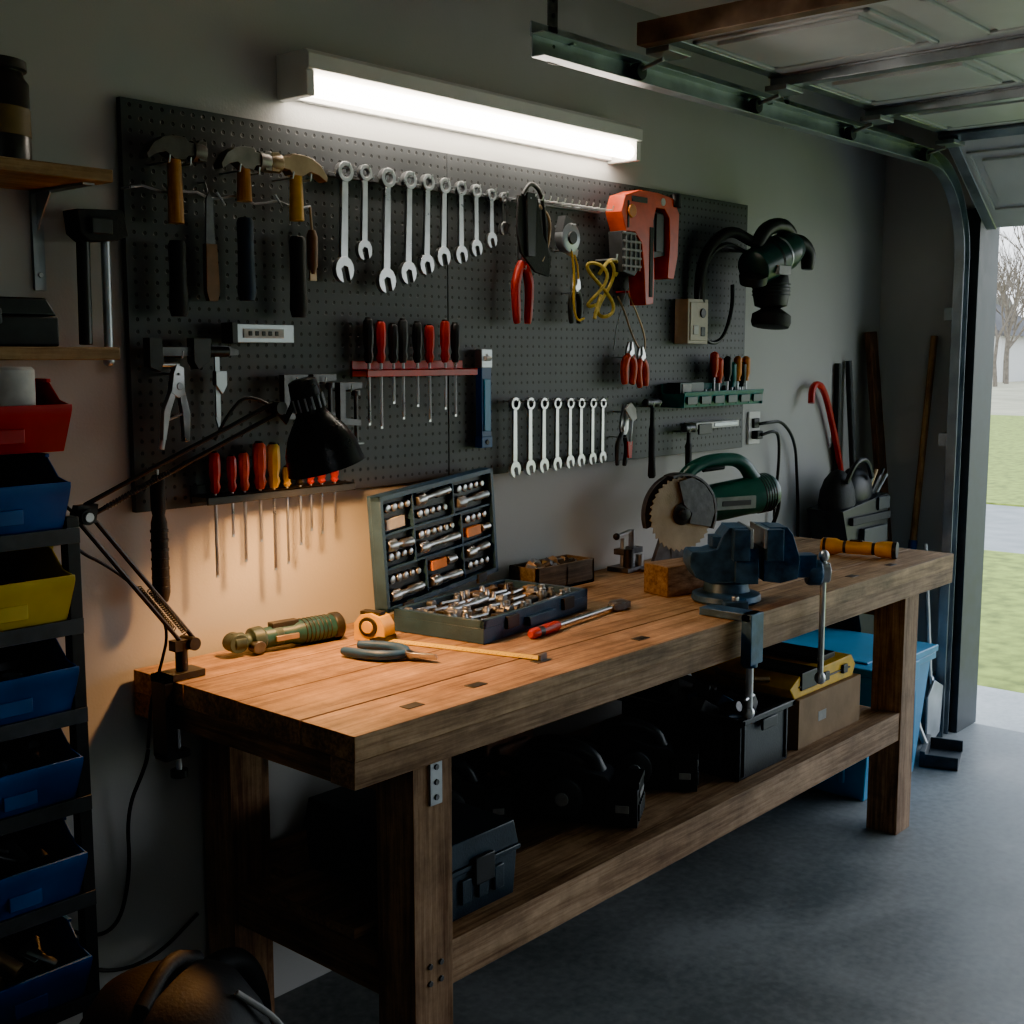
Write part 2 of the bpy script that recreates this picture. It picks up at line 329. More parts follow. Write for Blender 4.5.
trackobj(1.94); trackobj(-2.93,-1)
# ------------------------------------------------------------ pegboard & light
g=G('pegboard'); g.box(1.415,2.358,2.297,2.312,1.235,2.083,PEG); g.box(2.361,3.865,2.297,2.312,1.235,2.083,PEG)
for x in (1.45,2.35,3.05,3.80): g.box(x,x+.04,2.312,2.3198,1.25,2.07,DGR)
g.done(.001)
g=G('fluorescent_light_fixture'); x0,x1=1.83,3.10
g.prism([(2.3195,2.238),(2.215,2.238),(2.205,2.228),(2.205,2.196),(2.23,2.187),(2.3195,2.187)],'x',x0,x1,WHT)
g.box(x0,x0+.022,2.212,2.3195,2.138,2.193,WHT); g.box(x1-.022,x1,2.212,2.3195,2.138,2.193,WHT)
g.box(x0+.025,x1-.025,2.30,2.3195,2.145,2.193,WHT)
g.lathe([(.021,0),(.022,.01),(.022,x1-x0-.054),(.021,x1-x0-.044)],(x0+.022,2.24,2.164),(1,0,0),TUBE,16)
g.done(.002)
# ------------------------------------------------------------ pegboard tools
YB=2.297
def peg(g,x,z,y=2.235): g.tube([(x,YB+.005,z),(x,y,z),(x,y-.003,z+.014)],.0025,GALV,6)
def hammer(x,zh,zl,zg,head,wood_,grip,flip=1,w=.135):
    g=G('claw_hammer'); y=2.245
    P=[(-.5,-.020),(-.5,.020),(-.38,.022),(-.33,.014),(-.18,.016),(-.13,.024),(.08,.024),(.24,.019),(.40,.006),(.52,-.018),(.50,-.028),(.36,-.016),(.20,-.010),(.10,-.018),(.06,-.022),(-.13,-.022),(-.18,-.012),(-.33,-.010),(-.38,-.020)]
    g.prism([(x+flip*a*w,zh+b) for a,b in P],'y',y-.015,y+.015,head)
    g.lathe([(.019,0),(.021,.01),(.021,.03)],(x-flip*.5*w,y,zh),(flip,0,0),head,16)
    g.lathe([(.013,0),(.014,.05),(.0165,zh-.015-zg)],(x,y,zh+.02),(0,0,-1),wood_,14)
    g.lathe([(.015,0),(.0185,.01),(.017,.05),(.018,(zg-zl)*.6),(.0205,(zg-zl)*.9),(.016,zg-zl)],(x,y,zg),(0,0,-1),grip,14)
    peg(g,x-.025,zh-.03,2.225); peg(g,x+.025,zh-.03,2.225); return g.done(.002)
HEAD=mat('hammer_head_steel',(.26,.24,.22),.38,.8,.3,30)
NVG=mat('navy_grip',(.025,.04,.07),.6)
hammer(1.503,1.985,1.645,1.80,mat('dark_hammer_head',(.13,.12,.115),.42,.7,.3,30),HW,RUB,-1,.14); hammer(1.677,1.985,1.683,1.86,HEAD,HW,NVG,-1,.13); hammer(1.82,1.985,1.65,1.83,TAN,mat('yellow_handle',(.72,.40,.05),.4),RUB,1,.155)
g=G('wire_tool_rail'); pts=[(1.413+i*.031,2.268+.004*math.sin(i*2.1),1.902+.006*math.sin(i*1.7)) for i in range(16)]
g.tube(pts,.0028,GALV,6); 
for i in (0,5,9,15): g.tube([pts[i],(pts[i][0],YB+.004,pts[i][2])],.0025,GALV,6)
for i in (3,7,12): g.tube([(pts[i][0]-.012,2.262,pts[i][2]+.012),(pts[i][0]+.012,2.268,pts[i][2]-.012)],.0025,GALV,6)
g.done(0)
g=G('metal_file'); g.prism([(1.585,1.80),(1.609,1.80),(1.605,1.895),(1.597,1.91),(1.589,1.895)],'y',2.26,2.264,IRON); g.prism([(1.582,1.80),(1.61,1.80),(1.614,1.70),(1.608,1.68),(1.586,1.68),(1.58,1.70)],'y',2.255,2.268,mat('brown_handle',(.20,.11,.06),.5)); g.tube([(1.597,2.262,1.90),(1.597,2.275,1.93),(1.597,YB,1.93)],.002,GALV,6); g.done(.0012)
g=G('wood_chisel'); g.lathe([(.008,0),(.013,.015),(.012,.08),(.006,.10)],(1.877,2.262,1.85),(0,0,-1),mat('brown_handle',(.2,.11,.06),.5),12); g.tube([(1.877,2.262,1.85),(1.875,2.265,1.90),(1.885,YB,1.905)],.003,TAN,6); g.prism([(1.868,1.76),(1.886,1.76),(1.888,1.735),(1.868,1.735)],'y',2.26,2.265,TAN); g.done(.0006)
g=G('hook_rail'); g.box(1.894,3.0,2.285,2.297,1.982,1.996,IRON)
for i in range(28):
    x=1.91+i*.04; g.tube([(x,2.288,1.99),(x,2.262,1.985),(x,2.258,1.995)],.002,GALV,6)
for i in range(12): 
    x=2.62+i*.032; g.tube([(x,2.288,1.99),(x,2.22,1.985),(x,2.215,1.997)],.0022,STEEL,6)
g.done(0)
def wrench(x,zt,zb,k,tilt=0,y=2.262):
    g=G('combination_wrench'); L=zt-zb; th=.006+.004*k
    ro=.013+.011*k; ri=ro*.58; jo=.015+.014*k
    g.M=T(x,y,zt,0,tilt)
    g.ring((0,0,-ro),ro,ri,'y',-th*.8,th*.8,STEEL,18)
    g.prism([(-ro*.38,-1.9*ro),(ro*.38,-1.9*ro),(ro*.46,-(L-jo*1.5)),(-ro*.46,-(L-jo*1.5))],'y',-th*.5,th*.5,STEEL)
    c=-(L-jo*1.05)
    a=math.radians(-75); pts=[]
    for i in range(13):
        t=a+math.radians(25)+ (2*PI-math.radians(50))*i/12; pts.append((jo*math.cos(t),c+jo*1.1*math.sin(t)))
    d=V((math.cos(a),math.sin(a))); n=V((-d.y,d.x)); s0=jo*.38
    p=V((0,c))
    pts+=[tuple(p+d*jo*.95-n*s0),tuple(p-d*jo*.15-n*s0),tuple(p-d*jo*.35),tuple(p-d*jo*.15+n*s0),tuple(p+d*jo*.95+n*s0)]
    g.prism(pts,'y',-th*.75,th*.75,STEEL)
    g.tube([(0,YB-y+.003,-ro*1.0+ri*.6),(0,-th-.008,-ro+ri*.6),(0,-th-.01,-ro+ri*.6+.01)],.002,GALV,6)
    g.done(.0012)
for x,a,b,k in [(1.978,2.015,1.735,.95),(2.042,2.015,1.79,.55),(2.115,2.015,1.715,.95),(2.188,2.015,1.74,.8),(2.252,2.015,1.765,.7),(2.312,2.012,1.79,.6),(2.372,2.01,1.80,.5),(2.43,2.008,1.822,.4),(2.49,2.002,1.848,.3),(2.54,1.998,1.885,.1)]:
    wrench(x,a,b,k,math.radians(2 if k>.5 else 0))
for i,x in enumerate([2.585,2.65,2.71,2.77,2.83,2.882,2.938,2.988]): wrench(x,1.448-i*.002,1.225+i*.002,.45-.045*i)
def pliers(x,zt,zb,hm,w=.05,y=2.255,jaw=.3,tilt=0,name='pliers',lay=None,hr=.007):
    g=G(name); L=zt-zb; g.M=lay if lay else T(x,y,zt,0,tilt)
    j=L*jaw
    for s in (-1,1):
        g.prism([(s*.001,0),(s*.006,-.002),(s*.014,-j*.6),(s*.016,-j),(s*.008,-j*1.25),(-s*.006,-j*1.25),(-s*.004,-j*.9),(s*.001,-j*.65)],'y',-.006*(s>0)-.001,.006*(s<0)+.001,STEEL)
        g.tube([(s*.005,0,-j*1.15),(s*w*.35,0,-j*1.5),(s*w*.5,0,-j-(L-j)*.45),(s*w*.42,0,-L*.9),(s*w*.36,0,-L)],[hr*.75,hr,hr*1.1,hr,hr*.9,hr*.7],hm,10,smooth=2)
    g.lathe([(.009,0),(.009,.015)],(0,-.008,-j),(0,1,0),STEEL,14)
    if not lay: g.tube([(0,YB-y+.003,-j*1.35),(0,-.012,-j*1.35),(0,-.014,-j*1.35+.01)],.002,GALV,6)
    return g.done(.0008)
pliers(2.605,1.93,1.65,RED,.06,2.25,.35,0,'bolt_cutters',None,.0125)
g=G('nylon_tool_holster'); g.prism([(2.56,1.99),(2.64,1.99),(2.66,1.90),(2.70,1.83),(2.69,1.78),(2.63,1.79),(2.57,1.84),(2.555,1.90)],'y',2.225,2.232,RUB)
g.prism([(2.585,2.0),(2.625,2.0),(2.62,1.83),(2.59,1.83)],'y',2.216,2.226,BLK); g.tube([(2.57,2.22,1.99),(2.60,2.215,2.03),(2.66,2.225,2.0),(2.68,2.23,1.88),(2.69,2.23,1.80)],.006,BLK,8,smooth=2); g.tube([(2.65,2.228,1.97),(2.70,2.228,1.94),(2.69,2.23,1.86),(2.66,2.228,1.82)],.004,TAN,8,smooth=2)
g.tube([(2.60,YB,1.985),(2.60,2.215,1.985)],.003,GALV,6); g.done(.001)
g=G('chalk_line_reel'); g.M=T(2.80,2.25,1.895,0,.3); g.lathe([(.036,0),(.042,.004),(.042,.03),(.036,.034)],(0,.017,0),(0,-1,0),GALV,24); g.lathe([(.02,0),(.018,.006)],(0,-.017,0),(0,-1,0),BLK,16); g.box(-.042,.0,-.014,.014,0,.05,DGR); g.box(.0,.045,-.012,.012,-.04,-.02,PAPER); g.M=Mx.Identity(4); g.tube([(2.80,YB,1.93),(2.80,2.22,1.93)],.003,GALV,6); g.tube([(2.82,2.24,1.85),(2.835,2.24,1.82),(2.84,2.24,1.78)],.003,YEL,6); g.done(.001)
pliers(2.845,1.80,1.655,mat('black_yellow_grip',(.05,.06,.06),.5),.045,2.255,.3,0,'wire_strippers',None,.009)
g=G('utility_cord_loop'); g.tube([(2.80,2.235,1.86),(2.815,2.235,1.80),(2.81,2.235,1.70),(2.83,2.235,1.66),(2.86,2.235,1.67)],.0035,YEL,6,smooth=2); g.tube([(2.80,YB,1.86),(2.80,2.23,1.86)],.003,GALV,6); g.done(0)
g=G('yellow_rope_coil'); P=[]
for i in range(46):
    t=i*.42; P.append((2.985+.028*math.sin(t*1.0)+.02*math.sin(t*.37)+.0012*i*(-.6),2.255-.02*math.cos(t*.9),1.77+.075*math.cos(t*.5+.4)-.02*math.sin(t*.21)))
g.tube(P,.0052,ROPE,8,smooth=1); g.tube([(2.95,2.25,1.80),(2.99,2.24,1.85),(3.05,2.245,1.835),(3.03,2.25,1.80)],.0055,ROPE,8,smooth=2); g.tube([(2.96,2.25,1.74),(2.94,2.25,1.70),(2.93,2.25,1.67)],.0055,ROPE,8,smooth=1)
g.tube([(2.995,YB,1.845),(2.995,2.22,1.845),(2.995,2.218,1.86)],.003,GALV,6); g.done(0)
pliers(3.11,1.605,1.475,ORED,.05,2.25,.28,.05,'pliers',None,.012); pliers(3.165,1.59,1.465,ORED,.04,2.25,.28,-.12,'pliers',None,.011)
g=G('wire_hanger_loop'); g.tube([(3.06,2.262,1.74),(3.09,2.255,1.69),(3.12,2.25,1.62),(3.19,2.255,1.56),(3.21,2.262,1.62),(3.14,2.262,1.72),(3.10,2.26,1.76)],.003,TAN,6,smooth=2); g.tube([(3.10,2.26,1.76),(3.05,2.26,1.64),(3.04,2.26,1.58)],.002,GALV,6); g.tube([(3.10,YB,1.755),(3.10,2.25,1.755)],.0035,RED,6); g.done(0)
g=G('orange_jigsaw')
y0,y1=2.215,2.275
g.prism([(3.01,1.985),(3.03,2.035),(3.10,2.055),(3.20,2.055),(3.285,2.045),(3.315,2.0),(3.31,1.87),(3.29,1.80),(3.255,1.80),(3.265,1.90),(3.26,1.985),(3.235,2.01),(3.19,2.01),(3.175,1.97),(3.185,1.80),(3.18,1.72),(3.14,1.715),(3.13,1.82),(3.115,1.90),(3.08,1.93),(3.035,1.93)],'y',y0,y1,ORED)
g.prism([(3.02,1.93),(3.12,1.94),(3.12,1.83),(3.09,1.80),(3.03,1.81)],'y',y0+.006,y1-.004,DGR)
for i in range(5): g.box(3.025,3.12,y0+.001,y0+.007,1.825+i*.024,1.832+i*.024,LAB)
for i in range(4): g.box(3.035+i*.024,3.041+i*.024,y0+.001,y0+.007,1.815,1.93,LAB)
g.box(3.155,3.175,y0-.002,y0+.004,1.74,1.95,RUB); g.box(3.205,3.245,y0+.01,y1-.01,1.88,1.995,DGR); g.cyl((3.225,y0-.002,2.03),(3.225,y0+.01,2.03),.012,PAPER,14)
g.box(3.19,3.32,y0+.02,y1-.02,1.905,1.92,GALV); g.cyl((3.06,y0-.006,1.99),(3.06,y0+.01,1.99),.02,ORG,16); g.cyl((3.30,2.22,2.02),(3.30,2.22,2.06),.02,BLK,12)
g.box(3.06,3.14,y0-.003,y0+.004,2.018,2.035,BLK); g.box(3.04,3.05,y0-.002,y0+.002,1.94,2.02,BLK); g.prism([(3.19,2.0),(3.255,2.0),(3.26,1.87),(3.20,1.86)],'y',y0+.015,y1-.015,DGR)
g.tube([(3.12,YB,2.0),(3.12,y1-.01,2.0)],.004,GALV,6); g.done(.004)
# hanging polisher
g=G('angle_polisher')
g.lathe([(.03,0),(.062,.004),(.068,.02),(.066,.045),(.035,.065)],(3.80,2.16,1.655),(.15,0,1),RUB,28)
g.lathe([(.03,0),(.055,.01),(.064,.06),(.055,.12),(.035,.14)],(3.80,2.16,1.72),(.0,0,1),BLK,24)
for i in range(4): g.lathe([(.0655,0),(.0655,.004)],(3.80,2.16,1.765+i*.012),(0,0,1),DGR,24)
g.lathe([(.04,0),(.062,.015),(.068,.09),(.064,.17),(.066,.20),(.052,.25),(.025,.27)],(3.67,2.165,1.845),(.95,-.1,.36),DTEAL,26)
g.lathe([(.069,0),(.069,.012)],(3.76,2.156,1.88),(.95,-.1,.36),RUB,26); g.lathe([(.067,0),(.067,.008)],(3.81,2.15,1.90),(.95,-.1,.36),GALV,26)
g.box(3.72,3.80,2.085,2.10,1.83,1.86,LAB)
g.tube([(3.70,2.165,1.92),(3.74,2.155,1.985),(3.83,2.145,2.005),(3.90,2.145,1.98),(3.93,2.145,1.90)],[.022,.026,.026,.024,.02],BLK,12,smooth=2)
g.tube([(3.90,2.145,1.96),(3.95,2.135,1.95),(3.99,2.125,1.92),(3.985,2.125,1.86)],[.02,.028,.028,.02],BLK,12,smooth=2)
g.lathe([(.045,0),(.05,.03),(.03,.04)],(3.69,2.165,1.80),(-.3,-.2,1),BLK,18)
g.tube([(3.68,2.18,1.90),(3.58,2.22,1.94),(3.50,2.25,1.84),(3.49,2.26,1.70),(3.56,2.265,1.60),(3.66,2.26,1.61),(3.70,2.25,1.72),(3.68,2.24,1.80)],.007,BLK,8,smooth=3)
g.tube([(3.70,2.18,1.94),(3.60,2.21,1.98),(3.52,2.25,1.90),(3.50,2.26,1.78),(3.54,2.265,1.66)],.018,RUB,10,smooth=2)
g.tube([(3.75,YB,1.92),(3.75,2.19,1.91)],.006,GALV,8); g.done(.002)
g=G('wall_outlet_box'); g.box(3.42,3.54,2.245,2.297,1.60,1.745,BEI); g.box(3.43,3.53,2.241,2.246,1.61,1.735,BEI); g.cyl((3.50,2.236,1.70),(3.50,2.242,1.70),.016,BLK,16); g.box(3.445,3.475,2.238,2.242,1.63,1.66,PAPER); g.box(3.49,3.515,2.238,2.242,1.625,1.655,DGR); g.done(.004)
def screwdriver(x,zt,zh,zb,hm,y=2.255,r=.0105,name='screwdriver'):
    g=G(name); h=zt-zh
    g.lathe([(r*.6,0),(r*.95,.006),(r*1.05,h*.3),(r,h*.55),(r*.75,h*.72),(r,h*.85),(r*.6,h)],(x,y,zt),(0,0,-1),hm,8)
    g.lathe([(r*.62,0),(r*.62,.004)],(x,y,zt+.003),(0,0,-1),RUB,10)
    g.cyl((x,y,zh+.002),(x,y,zb),.003 if r<.012 else .0036,STEEL,8)
    g.prism([(x-.003,zb+.004),(x+.003,zb+.004),(x+.004,zb-.006),(x-.004,zb-.006)],'y',y-.001,y+.001,STEEL); g.done(.0005)
def rack(name,x0,x1,z0,z1,y0,m,holes):
    g=G(name); g.box(x0,x1,y0,y0+.004,z0,z1,m); g.box(x0,x1,2.293,YB,z0,z1+.02,m)
    xs=[x0]+sorted(holes)+[x1]
    g.box(x0,x1,y0,2.246,z1-.004,z1,m); g.box(x0,x1,2.264,YB,z1-.004,z1,m)
    for a,b in zip(xs[:-1],xs[1:]):
        if b-a>.016: g.box(a+(.006 if a!=x0 else 0),b-(.006 if b!=x1 else 0),2.246,2.264,z1-.004,z1,m)
    g.done(.001)
xs=[2.04,2.08,2.122,2.155,2.205,2.248,2.305,2.343]; cs=[BLK,RED,BLK,DGR,BLK,RED,RED,BLK]
rack('screwdriver_rack',2.02,2.41,1.512,1.53,2.238,RED,xs)
for i,(x,c_) in enumerate(zip(xs,cs)): screwdriver(x,1.652-.006*(i%3),1.545,(1.40,1.39,1.45,1.41,1.44,1.40,1.43,1.41)[i],c_,2.255,.0125)
xs=[1.585,1.63,1.663,1.706,1.745,1.782,1.82,1.852,1.885,1.925]
rack('screwdriver_rack',1.55,1.97,1.243,1.262,2.232,BLK,xs)
for x,zt,zb,c_,r in [(1.585,1.355,1.085,RED,.013),(1.63,1.345,1.17,RED,.011),(1.663,1.35,1.11,ORED,.012),(1.706,1.37,1.15,ORED,.015),(1.745,1.365,1.08,YEL,.015),(1.782,1.31,1.09,YEL,.010),(1.82,1.31,1.13,BLK,.011),(1.852,1.30,1.16,RED,.009),(1.885,1.30,1.15,RED,.010),(1.925,1.305,1.17,RED,.010)]:
    screwdriver(x,zt,1.265,zb,c_,2.255,r)
g=G('bit_storage_tray'); x0,x1=3.345,3.84; 
g.prism([(2.297,1.395),(2.215,1.395),(2.20,1.445),(2.204,1.447),(2.218,1.40),(2.297,1.40)],'x',x0,x1,TEAL)
g.box(x0,x1,2.29,2.297,1.395,1.47,TEAL); g.box(x0,x0+.004,2.205,2.297,1.395,1.44,TEAL); g.box(x1-.004,x1,2.205,2.297,1.395,1.44,TEAL)
for i in range(1,6): g.box(x0+i*.082,x0+i*.082+.003,2.21,2.295,1.40,1.435,TEAL)
for i in range(6): g.box(x0+i*.082+.012,x0+i*.082+.07,2.198,2.204,1.405,1.43,DTEAL)
for i in range(15):
    x=x0+.02+i*.031; h=random.uniform(.02,.06); g.cyl((x,2.26,1.40),(x,2.26,1.41+h),.008,random.choice([BLK,STEEL,DTEAL,TEAL]),10)
g.box(3.36,3.5,2.23,2.28,1.40,1.475,DTEAL); g.box(3.37,3.42,2.226,2.23,1.44,1.47,PAPER); g.done(.001)
for i,(x,c_) in enumerate([(3.585,ORED),(3.615,ORED),(3.67,BLK),(3.70,TEAL),(3.735,ORG),(3.765,BLK),(3.79,ORG)]):
    g=G('nut_driver'); z0=1.40; zt=1.56-(i%2)*.02+(.015 if i<2 else 0)
    g.lathe([(.005,0),(.0145,.008),(.0145,.06),(.009,.075),(.011,.085)],(x,2.245,zt),(0,0,-1),c_,10); g.cyl((x,2.245,zt-.085),(x,2.245,z0),.0035,STEEL,8); g.done(.0005)
def mallet(x,zt,zb,hw=.05):
    g=G('ball_peen_hammer'); y=2.25
    g.lathe([(.009,0),(.013,.006),(.011,.02),(.013,.03),(.011,hw*2-.012),(.006,hw*2)],(x-hw,y,zt),(1,0,0),IRON,14)
    L=zt-zb; g.lathe([(.008,0),(.009,L*.3),(.0135,L*.36),(.013,L*.8),(.015,L*.97),(.01,L)],(x,y,zt),(0,0,-1),RUB,12,.8); peg(g,x-.018,zt-.012,2.235); peg(g,x+.018,zt-.012,2.235); g.done(.001)
mallet(3.235,1.415,1.175,.045); mallet(3.445,1.325,1.17,.035)
g=G('magnetic_tool_bar'); g.box(3.49,3.76,2.25,2.297,1.318,1.34,WHT); g.box(3.50,3.58,2.245,2.252,1.30,1.335,BLK); g.box(3.6,3.75,2.248,2.252,1.322,1.336,GALV); g.done(.002)
pliers(3.088,1.415,1.225,DGR,.05,2.25,.4,.1,'pliers',None,.008)
g=G('tin_snips'); g.prism([(3.06,1.40),(3.10,1.36),(3.12,1.37),(3.115,1.40),(3.09,1.42)],'y',2.228,2.234,PAPER); g.prism([(3.075,1.30),(3.10,1.30),(3.095,1.25),(3.08,1.25)],'y',2.228,2.234,RED); g.tube([(3.09,YB,1.39),(3.09,2.235,1.39)],.003,GALV,6); g.tube([(3.10,2.231,1.37),(3.09,2.231,1.29)],.004,STEEL,6); g.done(.0006)
g=G('torpedo_level'); g.box(2.452,2.49,2.262,2.285,1.32,1.575,BLU); g.box(2.45,2.492,2.26,2.287,1.53,1.58,GALV); g.box(2.45,2.492,2.26,2.287,1.315,1.345,BLU); g.box(2.459,2.483,2.258,2.262,1.36,1.50,LBL); g.cyl((2.46,2.258,1.555),(2.482,2.258,1.555),.007,PAPER,10); g.cyl((2.471,2.257,1.33),(2.471,2.262,1.33),.007,BLK,12); g.tube([(2.471,YB,1.565),(2.471,2.255,1.565)],.003,GALV,6); g.done(.002)
g=G('bar_clamp'); y=2.25; g.box(1.43,1.60,y-.004,y+.004,1.562,1.582,IRON); g.prism([(1.425,1.60),(1.455,1.60),(1.458,1.55),(1.45,1.53),(1.425,1.54)],'y',y-.012,y+.012,BLK); g.prism([(1.53,1.60),(1.575,1.60),(1.57,1.55),(1.54,1.535),(1.53,1.55)],'y',y-.014,y+.012,DGR); g.cyl((1.575,y,1.572),(1.625,y,1.572),.011,BLK,12); g.cyl((1.455,y,1.545),(1.50,y,1.545),.006,STEEL,10); peg(g,1.50,1.56); g.done(.0015)
g=G('locking_pliers'); g.M=T(1.497,2.25,1.545,0,.12)
g.prism([(-.006,0),(.012,-.005),(.016,-.04),(.02,-.06),(.004,-.07),(-.014,-.06),(-.012,-.02)],'y',-.008,.008,STEEL)
g.prism([(-.012,-.05),(.0,-.055),(-.012,-.10),(-.018,-.16),(-.026,-.162),(-.028,-.10)],'y',-.007,.007,STEEL); g.prism([(.02,-.055),(.008,-.065),(.018,-.10),(.028,-.16),(.04,-.158),(.036,-.10)],'y',-.007,.007,STEEL)
g.lathe([(.008,0),(.008,.02)],(.005,.01,-.045),(0,-1,0),GALV,12); g.cyl((-.022,0,-.16),(-.024,0,-.18),.006,STEEL,10); g.tube([(-.018,0,-.12),(.024,0,-.10)],.003,STEEL,6); g.tube([(.0,.047,-.02),(.0,-.012,-.02)],.003,GALV,6); g.done(.001)
g=G('spirit_level'); g.box(1.635,1.80,2.24,2.275,1.592,1.632,GALV); g.box(1.66,1.77,2.237,2.241,1.602,1.622,PAPER)
for i in range(5): g.box(1.672+i*.018,1.682+i*.018,2.2355,2.2375,1.607,1.617,BLK)
g.box(1.63,1.645,2.238,2.278,1.59,1.635,BLK); g.tube([(1.70,YB,1.60),(1.70,2.27,1.60)],.004,GALV,6); g.done(.0015)
g=G('vernier_caliper'); g.box(1.60,1.612,2.262,2.267,1.43,1.585,GALV); g.prism([(1.585,1.56),(1.66,1.565),(1.66,1.575),(1.63,1.585),(1.585,1.585)],'y',2.258,2.27,IRON); g.prism([(1.598,1.53),(1.626,1.53),(1.626,1.50),(1.614,1.48),(1.598,1.50)],'y',2.256,2.27,GALV); g.prism([(1.598,1.43),(1.612,1.43),(1.607,1.40)],'y',2.262,2.267,GALV); g.tube([(1.606,YB,1.57),(1.606,2.26,1.57)],.003,GALV,6); g.done(.0006)
def cclamp(x,z):
    g=G('c_clamp'); y=2.25; g.prism([(x-.03,z),(x+.04,z),(x+.04,z-.015),(x-.012,z-.018),(x-.014,z-.085),(x+.035,z-.09),(x+.035,z-.105),(x-.03,z-.10)],'y',y-.009,y+.009,IRON)
    g.cyl((x+.027,y,z-.03),(x+.027,y,z-.15),.005,IRON,10); g.cyl((x+.027,y,z-.02),(x+.027,y,z-.032),.011,IRON,12); g.tube([(x+.0,y-.005,z-.148),(x+.054,y+.005,z-.148)],.003,STEEL,6); peg(g,x+.0,z-.02); g.done(.001)
cclamp(1.80,1.52); cclamp(1.885,1.52); cclamp(1.965,1.50)
g=G('rasp_file'); g.lathe([(.010,0),(.016,.012),(.016,.07),(.013,.085),(.017,.10),(.019,.25),(.014,.27)],(1.447,2.262,1.315),(0,0,-1),RUB,16)
for i in range(7): g.lathe([(.0195,0),(.0195,.006)],(1.447,2.262,1.20-i*.02),(0,0,-1),BLK,16)
g.tube([(1.447,YB,1.325),(1.447,2.26,1.325),(1.447,2.262,1.31)],.003,GALV,6); g.done(.001)
# ------------------------------------------------------------ workbench
g=G('workbench'); X0,X1,F0,B0=1.395,4.08,1.594,2.305
ys=[1.594,1.745,1.935,2.12,2.305]
for a,b in zip(ys[:-1],ys[1:]): g.box(X0+random.uniform(0,.004),X1-random.uniform(0,.006),a+.002,b-.002,.852,.90+random.uniform(-.0012,0),TOP)
g.box(X0+.003,X1-.003,F0+.004,F0+.07,.80,.851,RAILW); g.box(X0+.003,X1-.003,B0-.07,B0,.80,.851,RAILW)
g.box(X0+.006,X0+.09,F0+.071,B0-.071,.80,.851,SIDEW); g.box(X1-.09,X1-.006,F0+.071,B0-.071,.80,.851,SIDEW)
for x in (2.2,3.1): g.box(x,x+.08,F0+.071,B0-.071,.80,.851,SIDEW)
for x in (1.56,3.75):
    for (a,b) in ((1.618,1.722),(2.195,2.299)): g.box(x,x+.104,a,b,0,.80,LEG)
    g.box(x+.01,x+.094,1.722,2.195,.30,.385,SIDEW); g.box(x+.01,x+.094,1.722,2.195,.72,.80,SIDEW)
g.box(1.6642,3.7495,1.622,1.662,.322,.414,RAILW); g.box(1.6642,3.7495,2.25,2.29,.322,.414,RAILW)
ys=[1.663,1.81,1.96,2.11,2.249]
for a,b in zip(ys[:-1],ys[1:]): g.box(1.575,3.84,a+.001,b-.001,.386,.409,RAILW) if a>1.73 and b<2.19 else g.box(1.665,3.749,a+.001,b-.001,.386,.409,RAILW)
for x,y in [(1.60,1.66),(1.79,1.67),(2.03,1.70),(2.35,1.66),(3.45,1.66),(3.72,1.66),(3.9,1.95),(3.5,2.1)]:
    g.box(x-.022,x+.022,y-.013,y+.013,.899,.9006,BLK)
g.box(1.600,1.632,1.612,1.618,.71,.798,GALV)
for z in (.725,.755,.785): g.cyl((1.616,1.609,z),(1.616,1.613,z),.006,IRON,8)
for x in (1.60,1.63): 
    for z in (.35,.385): g.cyl((x,1.614,z),(x,1.619,z),.006,IRON,8)
g.box(3.848,3.856,1.65,1.67,.73,.80,GALV)
g.done(.005,3)
# ------------------------------------------------------------ desk lamp
g=G('desk_lamp'); cx,cy=1.43,2.17
g.box(1.372,1.47,cy-.025,cy+.025,.901,.915,BLK); g.box(1.372,1.392,cy-.025,cy+.025,.74,.915,BLK); g.box(1.372,1.43,cy-.02,cy+.02,.735,.75,BLK); g.cyl((1.415,cy,.70),(1.415,cy,.799),.007,STEEL,10); g.cyl((1.415,cy,.69),(1.415,cy,.705),.018,BLK,12)
g.cyl((cx,cy,.915),(cx,cy,.975),.013,BLK,14); g.box(cx-.022,cx+.022,cy-.012,cy+.012,.958,.98,BLK)
E=V((1.205,2.14,1.262)); Bp=V((1.45,2.17,.97))
def arm(a,b,off,m=BLK,r=.0048):
    d=(b-a).normalized(); n=V((0,1,0)).cross(d).normalized()
    for s in (-1,1): g.tube([a+n*off*s,b+n*off*s],r,m,8)
    return d,n
arm(Bp,E,.013)
def spring(a,b,r=.0055,turns=22):
    d=b-a; L=d.length; d.normalize(); e=d.cross(V((0,1,0))).normalized(); f=d.cross(e)
    g.tube([a+d*(L*i/(turns*6))+e*r*math.cos(i*PI/3)+f*r*math.sin(i*PI/3) for i in range(turns*6+1)],.0014,DGR,5)
spring(Bp+(E-Bp)*.1+V((0,-.02,0)),Bp+(E-Bp)*.45+V((0,-.02,0))); spring(Bp+(E-Bp)*.1+V((0,.02,0)),Bp+(E-Bp)*.45+V((0,.02,0)))
H=V((1.665,2.07,1.475)); H0=V((1.62,2.08,1.455))
g.cyl(E+V((0,-.022,0)),E+V((0,.022,0)),.015,BLK,16); g.cyl(E+V((0,-.026,0)),E+V((0,-.02,0)),.009,STEEL,12); g.prism([(E.x-.022,E.z-.014),(E.x+.022,E.z-.014),(E.x+.028,E.z+.022),(E.x-.014,E.z+.022)],'y',E.y-.01,E.y+.01,BLK)
arm(E+V((.01,0,.01)),H0,.012); spring(E+(H0-E)*.08+V((0,-.02,0)),E+(H0-E)*.4+V((0,-.02,0)))
